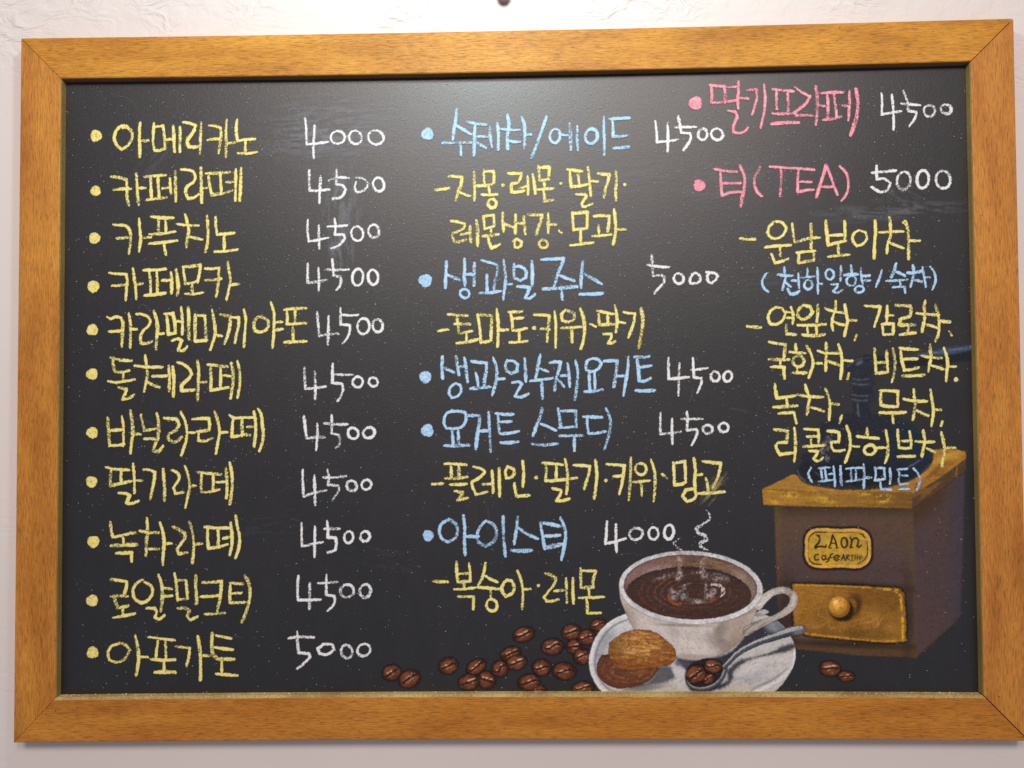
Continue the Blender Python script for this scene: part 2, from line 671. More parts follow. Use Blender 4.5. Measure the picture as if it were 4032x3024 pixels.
def grinder_top(P):
    # sloping right flank of the slab
    d, m = P.shape(Gp([(878, 752), (1000, 680), (1152, 560), (1152, 642), (1010, 750), (880, 832)]), 3, 4, True)
    P.lay((78, 58, 40), m)
    P.tint((118, 84, 44), m * .7 * sst(.55, .75, streak(P.X, P.Y, -.6, 50, 12, 3)))
    d, m = P.shape(Gp([(130, 735), (285, 660), (420, 700), (640, 720), (880, 680), (985, 590), (978, 540), (1060, 528), (1150, 545), (1154, 580), (1010, 685), (880, 760), (500, 758)]), 2.5, 3, True)
    P.lay((150, 108, 46), m)
    P.tint((176, 126, 40), m * sst(.35, .7, fbm(P.X, P.Y, 60, 2)) * (1 - sst(G(430, 0)[0], G(600, 0)[0], P.X)))
    P.tint((128, 84, 34), m * sst(.45, .7, fbm(P.X, P.Y, 44, 6)) * .8 * sst(G(700, 0)[0], G(900, 0)[0], P.X))
    P.tint((178, 136, 56), m * .9 * P.blob(G(1060, 575), 66, 14, -18, .8))
    P.tint((110, 70, 34), m * .8 * P.blob(G(1000, 640), 60, 10, -38, .8))
    P.tint((170, 120, 56), m * .8 * P.blob(G(940, 665), 50, 9, -35, .8))
    # front face
    d, m = P.shape(Gp([(130, 733), (300, 742), (560, 752), (880, 752), (880, 834), (640, 826), (300, 822), (136, 815)]), 2.5, 5, True)
    P.lay((136, 98, 40), m)
    P.tint((156, 112, 44), m * sst(.4, .7, streak(P.X, P.Y, 0.03, 90, 16, 2)))
    P.tint((100, 72, 34), m * sst(G(450, 0)[0], G(860, 0)[0], P.X) * .75)
    for (x, y, rx, ry) in [(270, 765, 34, 12), (440, 790, 40, 12), (740, 780, 30, 14), (640, 760, 26, 8), (190, 800, 22, 8), (180, 745, 30, 4), (735, 800, 16, 8)]:
        P.tint((188, 150, 48), m * .85 * P.blob(G(x, y), rx, ry, rs2.uniform(-20, 20), .7) * sst(.35, .6, P.grain(5, 3)))
    dl, arc, ml = P.stroke(Gp([(130, 735), (300, 741), (560, 750), (870, 750)]), 4, 1.5)
    P.tint((92, 62, 26), ml * .8 * m)
    dl, arc, ml = P.stroke(Gp([(150, 822), (640, 832), (880, 836)]), 7, 2)
    P.tint((44, 32, 24), ml * .8 * m)
    dl, arc, ml = P.stroke(Gp([(1110, 620), (1104, 660), (1112, 690)]), 4, 2)
    P.tint((150, 96, 44), ml * .8)
    P.texture(.22, .05, 9)


rs2 = np.random.RandomState(3)
draw('grinder_lid', (G(110, 515), G(1175, 850)), grinder_top, grinder, 'golden brown top slab of the drawn grinder')


def grinder_dome(P):
    d, m = P.shape(Gp([(600, 352), (500, 372), (400, 425), (340, 545), (296, 640), (330, 695), (450, 728), (620, 738), (800, 716), (925, 662), (985, 592), (978, 520), (900, 430), (800, 372), (700, 348)]), 4, 5)
    P.lay((41, 44, 51), m)
    P.tint((34, 45, 60), m * sst(G(700, 0)[0], G(920, 0)[0], P.X) * .8)
    P.tint((34, 45, 60), m * .6 * P.blob(G(880, 490), 70, 60, 20, .8))
    P.tint((26, 27, 31), m * .8 * P.blob(G(600, 660), 230, 46, 3, .7))
    P.tint((70, 73, 82), m * .6 * sst(-9, -2, d) * (1 - sst(-3, 0, d)) * sst(.4, .6, P.grain(6)))
    P.tint((58, 60, 68), m * .5 * P.blob(G(420, 580), 60, 16, -50, .8) * sst(.4, .7, P.grain(6)))
    for pts, w_ in [([(305, 640), (320, 672), (345, 695)], 5), ([(860, 625), (890, 610), (920, 590)], 6), ([(345, 520), (360, 470), (400, 430)], 4), ([(395, 650), (420, 668), (460, 680)], 4)]:
        dl, a_, ml = P.stroke(Gp(pts), w_, 2)
        P.tint((90, 94, 104), ml * .7)
    # worn pale smears
    for x, y, rx, ry, an in [(470, 470, 22, 12, 60), (448, 520, 28, 18, -50), (425, 540, 20, 14, 0), (455, 580, 14, 9, 70), (490, 440, 16, 6, -30)]:
        P.tint((120, 120, 124), m * .7 * P.blob(G(x, y), rx, ry, an, .5) * sst(.40, .6, P.grain(5, 7)))
    P.texture(.22, .4, 12)
    P.a *= .86


draw('grinder_dome', (G(270, 330), G(1010, 755)), grinder_dome, grinder, 'dark blue grey dome of the drawn grinder')


def grinder_crank(P):
    d, a_, m = P.stroke(Gp([(628, 370), (626, 300), (636, 260), (632, 200), (640, 130)]), [66, 58, 74, 70, 64], 5, 6)
    P.lay((44, 46, 55), m * .92)
    for y, w_ in [(180, 84), (205, 92), (262, 108), (285, 96)]:
        d, a_, m = P.stroke(Gp([(590 - w_ * .1, y), (640, y + 8), (680 + w_ * .1, y - 4)]), 14, 4, 4)
        P.lay((50, 53, 63), m * .8)
        d, a_, m = P.stroke(Gp([(588 - w_ * .1, y - 3), (620, y + 5), (660, y + 3)]), 4, 2, 3)
        P.tint((98, 102, 112), m * .65)
    d, a_, m = P.stroke(Gp([(608, 305), (610, 340), (614, 366)]), 7, 2, 3)
    P.tint((100, 104, 114), m * .7)
    d, m = P.shape(Gp([(552, 140), (562, 105), (600, 78), (680, 72), (720, 86), (728, 118), (660, 150), (600, 165), (560, 168)]), 5, 6)
    P.lay((46, 49, 58), m * .95)
    d, a_, m = P.stroke(Gp([(556, 122), (590, 90), (640, 76), (690, 72)]), 6, 2, 3)
    P.tint((92, 98, 110), m * .6)
    P.lay((100, 104, 112), .7 * P.blob(G(618, 100), 15, 7, -30, .6))
    d, a_, m = P.stroke(Gp([(650, 78), (800, 96), (940, 92), (1100, 70), (1185, 62)]), [30, 34, 36, 44, 40], 8, 5)
    P.lay((36, 38, 48), m * .55)
    d, a_, m = P.stroke(Gp([(820, 70), (940, 55), (1060, 42), (1185, 22)]), [10, 20, 28, 20], 7, 4)
    P.lay((72, 84, 108), m * .85 * sst(0.0, .5, a_))
    d, a_, m = P.stroke(Gp([(900, 62), (1060, 40), (1190, 18)]), [3, 7, 5], 2.5, 3)
    P.tint((122, 134, 156), m * .7 * sst(.3, .6, P.grain(8, 2)))
    d, a_, m = P.stroke(Gp([(670, 92), (760, 98), (860, 92)]), 5, 2, 3)
    P.tint((96, 100, 112), m * .5)
    P.texture(.3, .1, 15)
    P.a *= .82


draw('grinder_crank', (G(520, 0), G(1190, 385)), grinder_crank, grinder, 'dark crank arm and knob of the drawn grinder')


def plaque(P):
    q_ = [(3100 + x / 5.821, 2050 + y / 5.821) for x, y in [(640, 185), (1200, 195), (1720, 215), (1880, 360), (1915, 640), (1890, 900), (1720, 1060), (1200, 1070), (760, 1080), (520, 1020), (420, 860), (410, 600), (420, 370), (520, 230)]]
    d, m = P.shape(q_, 1.6, 2)
    halo = 1 - sst(3, 15, d)
    P.lay((34, 28, 34), halo * .85)
    P.lay((172, 136, 48), m)
    P.tint((188, 146, 38), m * sst(.4, .65, fbm(P.X, P.Y, 30, 3)))
    P.tint((160, 128, 62), m * .8 * sst(.5, .7, fbm(P.X, P.Y, 18, 7)))
    P.tint((206, 154, 76), m * sst(-14, -9, d) * .6)
    P.tint((120, 86, 34), m * .6 * (1 - sst(1.0, 3.2, np.abs(d + 13))) * sst(.35, .6, P.grain(14, 5)))
    P.texture(.25, .3, 6)


draw('plaque', ((3155, 2068), (3445, 2250)), plaque, grinder, 'yellow ochre name plate on the drawn grinder', 2.5)


def drawer(P):
    pl = Gp([(282, 1212), (400, 1214), (600, 1222), (818, 1234), (842, 1262), (852, 1400), (850, 1498), (760, 1506), (560, 1490), (350, 1468), (290, 1424), (284, 1330)])
    d, m = P.shape(pl, 4, 6, True)
    P.lay((36, 28, 24), (1 - sst(2, 12, d)) * .75)
    P.lay((128, 88, 34), m)
    P.tint((150, 104, 40), m * sst(.4, .7, fbm(P.X, P.Y, 70, 3)) * .8)
    P.tint((112, 74, 30), m * .8 * sst(G(0, 1380)[1], G(0, 1290)[1], P.Y) * sst(G(520, 0)[0], G(640, 0)[0], P.X))
    P.tint((92, 62, 28), m * .6 * P.blob(G(570, 1460), 190, 18, 3, .8))
    for pts, w_, c_ in [([(300, 1216), (480, 1220), (640, 1228), (810, 1240)], 6, (188, 140, 40)), ([(824, 1262), (832, 1360), (836, 1490)], 9, (206, 160, 40)),
                        ([(800, 1500), (700, 1498), (560, 1484), (420, 1470), (350, 1458)], 6, (190, 140, 36)), ([(740, 1240), (800, 1246), (818, 1270)], 6, (204, 160, 50))]:
        dl, a_, ml = P.stroke(Gp(pts), w_, 2, 4)
        P.tint(c_, ml * .85 * sst(.25, .5, P.grain(7, 3)))
    for pts in [[(390, 1340), (420, 1330), (410, 1370), (440, 1380)], [(380, 1430), (420, 1425), (460, 1400), (470, 1440), (520, 1420), (520, 1450)],
                [(590, 1400), (640, 1380), (620, 1410), (680, 1400), (700, 1380), (720, 1420), (690, 1430), (740, 1380)]]:
        dl, a_, ml = P.stroke(Gp(pts), 3.0, 2, 2)
        P.tint((186, 130, 74), ml * .55)
    P.lay((58, 38, 18), .85 * m * P.blob(G(590, 1320), 30, 44, 10, .35))
    P.tint((128, 88, 34), .9 * P.blob(G(572, 1330), 22, 38, 10, .3))
    P.texture(.24, .15, 8)


dr = draw('drawer', (G(260, 1190), G(880, 1525)), drawer, grinder, 'ochre drawer of the drawn grinder with a yellow edge')


def knob(P):
    P.lay((34, 24, 16), .85 * P.blob(G(528, 1342), 50, 44, 30, .2))
    r = P.blob(G(515, 1325), 42.5, 42.5, 0, .06)
    P.lay((158, 108, 40), r)
    P.tint((216, 158, 62), r * P.blob(G(508, 1310), 26, 24, 0, .7) * sst(.2, .5, P.grain(6, 3)))
    P.tint((120, 76, 26), r * .8 * (1 - P.blob(G(508, 1318), 38, 38, 0, .15)))
    P.tint((232, 196, 130), r * P.blob(G(500, 1302), 9, 8, 0, .6))
    P.texture(.25, .9, 3)


draw('drawer_knob', (G(440, 1260), G(610, 1400)), knob, grinder, 'round golden knob of the drawn drawer', 2.5)


# ---- coffee beans on the board
def bean(P, c_, rx, ry, ang, tone=0, seed=0):
    a = math.radians(ang)
    x, y = P.X - c_[0], P.Y - c_[1]
    u = (x * math.cos(a) + y * math.sin(a)) / rx
    v = (-x * math.sin(a) + y * math.cos(a)) / ry
    r = np.hypot(u, v) + .05 * (vnoise(P.X, P.Y, 9, seed) - .5)
    P.lay((26, 20, 19), (1 - sst(.92, 1.30, r)) * .6)
    m = 1 - sst(.88, 1.08, r)
    base = [(70, 40, 30), (86, 52, 34), (80, 43, 34)][tone]
    P.lay(base, m)
    P.tint((118, 70, 46), m * .8 * sst(.75, .2, np.hypot(u + .28, v + .42)))
    P.tint((104, 60, 40), m * .8 * sst(.7, .2, np.hypot(u - .1, v - .5)))
    P.tint((46, 26, 20), m * (.5 + .4 * vnoise(P.X, P.Y, 14, seed + 30)) * sst(.62, .98, r + .25 * (vnoise(P.X, P.Y, 12, seed + 31) - .5)))
    P.tint((112, 66, 44), m * .6 * sst(.5, .75, vnoise(P.X, P.Y, 13, seed + 33)))
    q_ = np.random.RandomState(seed + 60).rand(4)
    s_ = v + (.05 + .20 * q_[0]) * np.sin(u * (2.0 + 1.6 * q_[1]) + .8 * (q_[2] - .5)) + .10 * (q_[3] - .5) + .10 * (vnoise(P.X, P.Y, 10, seed + 9) - .5)
    P.tint((34, 19, 16), m * (1 - sst(.05, .20, np.abs(s_))) * (1 - .5 * sst(.6, .9, np.abs(u))) * .9)
    hl = (1 - sst(.04, .17, np.abs(s_ + .25))) * (1 - sst(.4, .75, np.abs(u + .2 * (q_[1] - .5)))) * sst(.42, .60, P.grain(6, seed + 2))
    P.tint((198, 158, 136), m * hl * .85)
    hl = (1 - sst(.05, .13, np.abs(s_ - .24))) * (1 - sst(.3, .7, np.abs(u - .1))) * sst(.42, .62, P.grain(5, seed + 5))
    P.tint((176, 124, 98), m * hl * .7)
    P.texture(.3, a, seed)


BEANS = [(165, 872, 43, 37, -25, 2), (246, 900, 50, 40, -18, 2), (425, 840, 44, 38, -20, 1), (553, 845, 47, 33, -28, 2), (600, 905, 42, 40, 30, 2),
         (518, 915, 47, 36, -12, 1), (710, 785, 47, 32, -18, 2), (662, 854, 38, 37, -30, 2), (738, 825, 47, 34, -15, 1), (772, 697, 49, 35, -16, 2), (903, 753, 50, 38, -6, 2),
         (1000, 752, 36, 34, 0, 0), (990, 685, 44, 35, -12, 1), (1113, 652, 38, 27, -12, 2), (1060, 710, 42, 34, -12, 2), (1040, 797, 42, 36, -10, 0),
         (853, 848, 43, 37, -6, 2), (957, 865, 53, 40, 3, 2), (832, 952, 42, 24, 0, 1), (795, 915, 50, 36, -8, 1), (1042, 942, 50, 30, -5, 1),
         (2175, 853, 48, 36, 4, 1), (2249, 888, 40, 25, 2, 2)]
for k, (bx, by, rx, ry, an, tone) in enumerate(BEANS):
    px, py = 1400 + bx / 1.1642, 1900 + by / 1.1642
    rx, ry = rx / 1.1642, ry / 1.1642
    rx, ry = rx * .96, ry * .96
    R_ = max(rx, ry) * 1.35
    draw('bean_drawing', ((px - R_, py - R_), (px + R_, py + R_)),
         (lambda P, px=px, py=py, rx=rx, ry=ry, an=an, tone=tone, k=k: bean(P, (px, py), rx, ry, an, tone, k)), board, None, 2.5)


# ---- saucer
SAUCER = [(440, 783), (300, 850), (180, 975), (110, 1140), (97, 1280), (140, 1420), (240, 1545), (700, 1640), (1100, 1660), (1870, 1545), (2010, 1400), (2080, 1270), (2093, 1110), (2000, 925), (1900, 835), (1700, 760), (1100, 690), (700, 710)]


def saucer(P):
    d, m = P.shape(Cp(SAUCER), 2, 3)
    P.lay((178, 174, 172), m)
    gx, gy = lambda x: C(x, 0)[0], lambda y: C(0, y)[1]
    P.tint((196, 194, 196), m * .8 * P.blob(C(350, 930), 90, 60, -40, .7))
    P.tint((150, 150, 158), m * .8 * P.blob(C(200, 1120), 26, 90, 12, .7))
    P.tint((140, 140, 148), m * .7 * P.blob(C(270, 1020), 46, 30, -50, .7))
    P.tint((170, 164, 160), m * .9 * P.blob(C(700, 1500), 130, 40, 0, .6))
    # rim band on the left and the lower right
    P.tint((206, 203, 202), m * .9 * sst(-22, -8, d) * (1 - sst(gx(1150), gx(1300), P.X)))
    P.tint((112, 112, 118), m * .7 * (1 - sst(2, 6, np.abs(d + 24))) * (1 - sst(gx(450), gx(560), P.X)))
    # right plate
    P.tint((188, 181, 176), m * .9 * P.blob(C(1850, 1280), 110, 60, -25, .6))
    P.tint((160, 158, 164), m * .8 * P.blob(C(1600, 1400), 110, 50, -20, .6))
    P.tint((196, 188, 184), m * .8 * P.blob(C(1650, 1300), 60, 26, -30, .6))
    P.tint((176, 168, 162), m * .9 * P.blob(C(1500, 1500), 80, 26, 0, .6))
    dl, a_, ml = P.stroke(Cp([(2060, 1300), (1950, 1410), (1830, 1480), (1700, 1540)]), [6, 12, 14, 10], 5, 3)
    P.tint((206, 202, 200), m * ml * .8)
    dl, a_, ml = P.stroke(Cp([(2020, 1300), (1900, 1400), (1780, 1460), (1660, 1520)]), [4, 9, 9, 6], 4, 3)
    P.tint((122, 122, 130), m * ml * .75)
    dl, a_, ml = P.stroke(Cp([(2085, 1120), (2086, 1200), (2070, 1290)]), [10, 12, 8], 3, 3)
    P.tint((212, 208, 206), m * ml * .9)
    # drawn shade of cup, biscuits and spoon
    def shade(pts, col, a, soft=8):
        d_, m_ = P.shape(Cp(pts), soft, 6)
        P.tint(col, m * m_ * a)
    shade([(900, 1195), (1100, 1225), (1300, 1200), (1480, 1130), (1640, 950), (1800, 850), (1900, 835), (2000, 930), (1960, 1000), (1700, 1080), (1500, 1200), (1430, 1290), (1400, 1400), (1350, 1500), (1200, 1540), (1080, 1530), (1040, 1460), (1030, 1330), (960, 1240)], (40, 41, 49), .97)
    shade([(1440, 1420), (1430, 1330), (1530, 1240), (1750, 1180), (1900, 1130), (1960, 1090), (2100, 1060), (2098, 1110), (2000, 1150), (1850, 1180), (1700, 1210), (1580, 1270), (1500, 1340), (1480, 1430), (1360, 1510), (1300, 1500)], (48, 49, 57), .95)
    P.tint((128, 132, 142), m * .85 * P.blob(C(1890, 905), 34, 22, 20, .7))
    P.tint((96, 98, 106), m * .6 * P.blob(C(1960, 930), 16, 22, -40, .7))
    shade([(760, 1290), (880, 1290), (925, 1330), (930, 1400), (840, 1440), (700, 1470), (560, 1500), (430, 1520), (500, 1480), (700, 1410)], (66, 66, 74), .9)
    P.tint((96, 96, 104), m * .8 * P.blob(C(640, 1500), 70, 10, -8, .8))
    shade([(895, 1320), (940, 1290), (1010, 1310), (1045, 1350), (1030, 1440), (980, 1500), (900, 1470), (940, 1400)], (186, 181, 180), .9, 5)
    shade([(930, 1225), (1060, 1240), (1100, 1270), (1040, 1320), (1000, 1300), (930, 1270)], (70, 71, 80), .8, 6)
    P.texture(.16, -.3, 7)


sau = draw('saucer_drawing', (C(70, 660), C(2125, 1660)), saucer, board, 'chalk drawing of a grey white saucer with drawn shade')

# ---- cup
def ell(c_, rx, ry, ang, n=60):
    a = np.linspace(0, 2 * PI, n, endpoint=False)
    t = math.radians(ang)
    x, y = rx * np.cos(a), ry * np.sin(a)
    return [C(c_[0] + x_ * math.cos(t) - y_ * math.sin(t), c_[1] + x_ * math.sin(t) + y_ * math.cos(t)) for x_, y_ in zip(x, y)]


def cup_handle(P):
    d, a_, m = P.stroke(Cp([(1600, 960), (1700, 900), (1820, 850), (1930, 800), (2030, 735), (2082, 650), (2070, 590), (1990, 552), (1890, 566), (1800, 625), (1735, 700)]),
                        [36, 34, 26, 22, 27, 31, 31, 28, 27, 32, 34], 1.8, 3)
    P.lay((150, 140, 132), m)
    P.tint((196, 188, 182), m * .9 * sst(.20, .40, a_) * sst(4, -12, d + 6))
    P.tint((120, 104, 94), m * .9 * (1 - sst(.05, .24, a_)))
    P.tint((128, 110, 92), m * .8 * (1 - sst(.02, .06, np.abs(a_ - .66))))
    P.tint((206, 200, 198), m * .8 * sst(.72, .9, a_))
    P.tint((170, 160, 150), m * .7 * sst(.3, .6, streak(P.X, P.Y, -.6, 30, 5, 2)))
    P.tint((74, 66, 66), m * .6 * sst(-3, 0, d))
    d, m = P.shape(Cp([(1700, 790), (1740, 750), (1810, 738), (1840, 760), (1790, 790), (1720, 810)]), 2, 2)
    P.lay((168, 162, 160), m)
    P.tint((110, 106, 108), m * .6 * P.blob(C(1730, 790), 16, 8, 0, .7))
    P.texture(.2, -.5, 3)


def cup_bowl(P):
    d, m = P.shape(Cp([(388, 540), (400, 640), (440, 740), (500, 870), (600, 1010), (760, 1130), (930, 1195), (1080, 1224), (1230, 1216), (1390, 1168), (1520, 1080), (1640, 930), (1705, 780), (1770, 640), (1600, 480), (1080, 440), (600, 440)]), 1.8, 3)
    P.lay((176, 166, 158), m)
    u = (P.X - C(390, 0)[0]) / (C(1760, 0)[0] - C(390, 0)[0])
    P.tint((190, 180, 174), m * sst(.35, .6, fbm(P.X, P.Y, 60, 3)) * .8)
    P.tint((150, 134, 116), m * .8 * P.blob(C(470, 800), 26, 60, -25, .8))
    P.tint((128, 112, 102), m * .85 * P.blob(C(1360, 960), 34, 66, 12, .8) * sst(.25, .6, fbm(P.X, P.Y, 26, 5)))
    P.tint((120, 106, 104), m * .8 * P.blob(C(1340, 1060), 60, 18, 10, .8))
    P.tint((134, 118, 104), m * .85 * P.blob(C(1480, 1080), 70, 24, -45, .7))
    P.tint((158, 138, 124), m * .8 * P.blob(C(1560, 900), 60, 40, -60, .8))
    P.tint((196, 186, 180), m * .8 * P.blob(C(1050, 1080), 90, 36, 0, .8))
    P.tint((140, 122, 110), m * .6 * P.blob(C(1100, 1195), 120, 10, 2, .8))
    P.tint((128, 106, 78), m * .75 * P.blob(C(1000, 890), 90, 5, 2, .8))
    P.tint((136, 116, 98), m * .7 * P.blob(C(1560, 790), 90, 8, -18, .8))
    P.tint((90, 80, 76), m * .6 * sst(-3.5, -.5, d))
    P.texture(.18, .9, 14)


def cup_inside(P):
    d, m = P.shape(ell((1078, 520), 645, 314, 2.5), 1.5, 2, True)
    P.lay((96, 70, 58), m)
    P.tint((128, 100, 94), m * .8 * P.blob(C(620, 380), 120, 34, -22, .8))
    P.tint((150, 126, 120), m * .8 * P.blob(C(760, 350), 50, 10, -14, .8) * sst(.3, .55, P.grain(5)))
    P.tint((122, 96, 72), m * .8 * P.blob(C(1250, 290), 190, 22, 8, .8) * sst(.25, .6, streak(P.X, P.Y, .1, 40, 5, 3)))
    P.tint((138, 118, 104), m * .85 * P.blob(C(1560, 430), 50, 26, 40, .8))
    P.tint((126, 112, 100), m * .8 * P.blob(C(1680, 560), 16, 44, 0, .7))
    P.tint((64, 44, 38), m * .6 * sst(-7, -1, d))
    P.texture(.3, .2, 5)


def coffee(P):
    d0, m0 = P.shape(ell((1078, 520), 640, 310, 2.5), 1.5, 2, True)
    d, m = P.shape(ell((1062, 588), 604, 262, 1.5), 4, 5, True)
    m = m * m0
    P.lay((64, 45, 40), m)
    P.tint((44, 33, 33), m * .7 * sst(-14, -2, d) * sst(C(0, 560)[1], C(0, 460)[1], P.Y))
    x, y = (P.X - C(1130, 0)[0]) * 2.4578, (P.Y - C(0, 572)[1]) * 2.4578 / .44
    r = np.hypot(x, y) + 26 * (fbm(P.X, P.Y, 40, 3) - .5)
    th = np.arctan2(y, x)
    for R, w_, col, am, ph in [(60, 9, (104, 70, 48), .8, 0), (130, 9, (92, 66, 50), .7, 2), (205, 10, (96, 70, 56), .6, -1.4), (262, 14, (124, 70, 46), .9, 2.6), (335, 11, (104, 80, 56), .7, 3.1), (400, 14, (124, 68, 46), .8, 3.4), (470, 10, (88, 62, 52), .6, 2.6), (540, 14, (96, 58, 42), .7, 3.0), (335, 11, (98, 62, 46), .7, .4), (410, 9, (86, 60, 50), .6, .2), (480, 10, (84, 54, 42), .6, 1.0)]:
        k = (1 - sst(w_ * .5, w_ * 1.5, np.abs(r - R))) * sst(-.1, .7, np.cos(th - ph))
        P.tint(col, m * k * am * .85 * sst(.25, .6, P.grain(6, int(R))))
    dl, a_, ml = P.stroke(Cp([(862, 600), (880, 645), (925, 680), (990, 688)]), [9, 10, 9, 5], 3, 4)
    P.tint((150, 76, 46), m * ml * .7)
    P.tint((130, 70, 44), m * .7 * P.blob(C(1290, 650), 22, 6, -25, .7))
    P.tint((60, 42, 32), m * .7 * P.blob(C(1080, 770), 150, 12, 0, .8))
    P.texture(.3, 0, 6)


def cup_rim(P):
    do, mo = P.shape(ell((1082, 525), 697, 355, 2.5), 1.8, 3, True)
    di, mi = P.shape(ell((1078, 520), 645, 312, 2.5), 1.8, 3, True)
    m = mo * (1 - mi)
    P.lay((184, 180, 180), m)
    gx = lambda x: C(x, 0)[0]
    P.tint((206, 204, 206), m * .8 * sst(.4, .6, fbm(P.X, P.Y, 30, 2)))
    P.tint((150, 144, 146), m * .6 * sst(C(0, 330)[1], C(0, 240)[1], P.Y) * sst(.4, .6, P.grain(7, 2)))
    P.tint((96, 88, 88), m * .5 * sst(-2.5, 0, do))
    P.tint((120, 108, 104), m * .5 * sst(2.5, 0, di))
    P.texture(.2, .4, 9)


def steam(P):
    g_ = .12 + .88 * sst(.34, .74, P.grain(5.0, 7))
    def dab(x, y, rx, ry, an=0, al=.66, col=(188, 170, 166)):
        P.lay(col, al * g_ * P.blob(C(x, y), rx / 2.4578, ry / 2.4578, an, .8))
    for v in [(920, 565, 46, 26, 10), (925, 620, 30, 22, 0), (1020, 610, 34, 28, -50), (1000, 550, 50, 12, -35), (1030, 500, 50, 8, -20), (1140, 655, 70, 16, 6), (1130, 675, 40, 12, 0),
              (1265, 600, 46, 30, -30), (1300, 560, 26, 26, 0), (1230, 560, 16, 34, 0), (1225, 500, 12, 30, 0), (965, 430, 32, 34, 0), (980, 380, 22, 28, 0), (975, 300, 18, 46, 10),
              (965, 250, 14, 28, -20), (1230, 235, 30, 9, -35), (1190, 290, 20, 34, 10), (1195, 360, 24, 34, 0), (1215, 420, 30, 30, 0), (1340, 430, 90, 34, 10, .5), (820, 420, 90, 20, -20, .4), (1160, 380, 60, 10, 0, .5)]:
        dab(*v)
    d, a_, m = P.stroke(Cp([(1285, 495), (1340, 500), (1385, 530), (1395, 570), (1375, 605)]), [8, 12, 16, 14, 8], 3, 4)
    P.lay((205, 182, 174), m * .85 * sst(.3, .5, P.grain(5, 2)))


def curl(pts, wd, dens):
    def f(P):
        d, a_, m = P.stroke(Cp(pts), wd, 1.6, 5)
        P.lay((196, 194, 196), m * sst(dens - .08, dens + .08, P.grain(3.2, 4)))
    return f


cup = draw('cup_drawing', (C(370, 420), C(1800, 1240)), cup_bowl, board, 'chalk drawing of a white coffee cup, body of the cup')
draw('cup_handle', (C(1580, 500), C(2150, 990)), cup_handle, cup, 'drawn handle of the cup', 2.5)
draw('cup_interior', (C(420, 190), C(1740, 850)), cup_inside, cup, 'mauve brown inside wall of the drawn cup')
draw('coffee', (C(440, 300), C(1700, 870)), coffee, cup, 'dark coffee with orange brown rings in the drawn cup', 2.5)
draw('cup_rim', (C(370, 150), C(1800, 900)), cup_rim, cup, 'pale rim of the drawn cup', 2.5)
draw('steam_highlights', (C(700, 200), C(1460, 720)), steam, cup, 'white chalk flecks and steam over the coffee', 2.0)
S0 = (1640 + 2090 / 1.8433, 1980)
def T(pts):
    return [((1640 + x / 1.8433 - 2280) * 2.4578, (1980 + y / 1.8433 - 2100) * 2.4578) for x, y in pts]
draw('steam_curl', ((2700, 1990), (2830, 2185)), curl(T([(2100, 50), (2125, 80), (2132, 120), (2085, 150), (2030, 185), (2040, 215), (2095, 235), (2105, 270), (2060, 290), (2065, 320), (2115, 345)]),
                                                          [3, 6, 8, 8, 12, 11, 12, 13, 12, 10, 5], .36), board, 'taller white steam curl above the drawn cup', 2.0)
draw('steam_curl', ((2630, 2100), (2710, 2185)), curl(T([(1912, 255), (1885, 275), (1865, 290), (1885, 315), (1930, 345)]), [3, 5, 7, 6, 3], .45), board,
     'small white steam curl left of the tall one', 2.0)


# ---- biscuits
def biscuit_low(P):
    d, m = P.shape(Cp([(215, 1180), (175, 1270), (182, 1370), (250, 1450), (380, 1500), (540, 1480), (690, 1415), (775, 1310), (700, 1230), (400, 1160)]), 2.2, 3)
    P.lay((92, 54, 38), m)
    P.tint((84, 48, 34), m * .8 * sst(-24, -3, d))
    x, y = (P.X - C(470, 0)[0]) / 100, (P.Y - C(0, 1330)[1]) / 48
    r = np.hypot(x, y)
    P.tint((140, 92, 62), m * .7 * (1 - sst(.03, .12, np.abs(r - .62))) * sst(.3, .6, P.grain(6, 2)))
    P.tint((128, 84, 46), m * .6 * (1 - sst(.03, .14, np.abs(r - .95))) * sst(.3, .6, P.grain(6, 4)))
    P.tint((120, 76, 40), m * .6 * P.blob(C(560, 1350), 50, 12, -8, .7))
    P.texture(.3, .15, 5)


draw('biscuit_drawing', (C(150, 1140), C(800, 1520)), biscuit_low, board, 'lower reddish brown biscuit drawn on the saucer', 2.5)


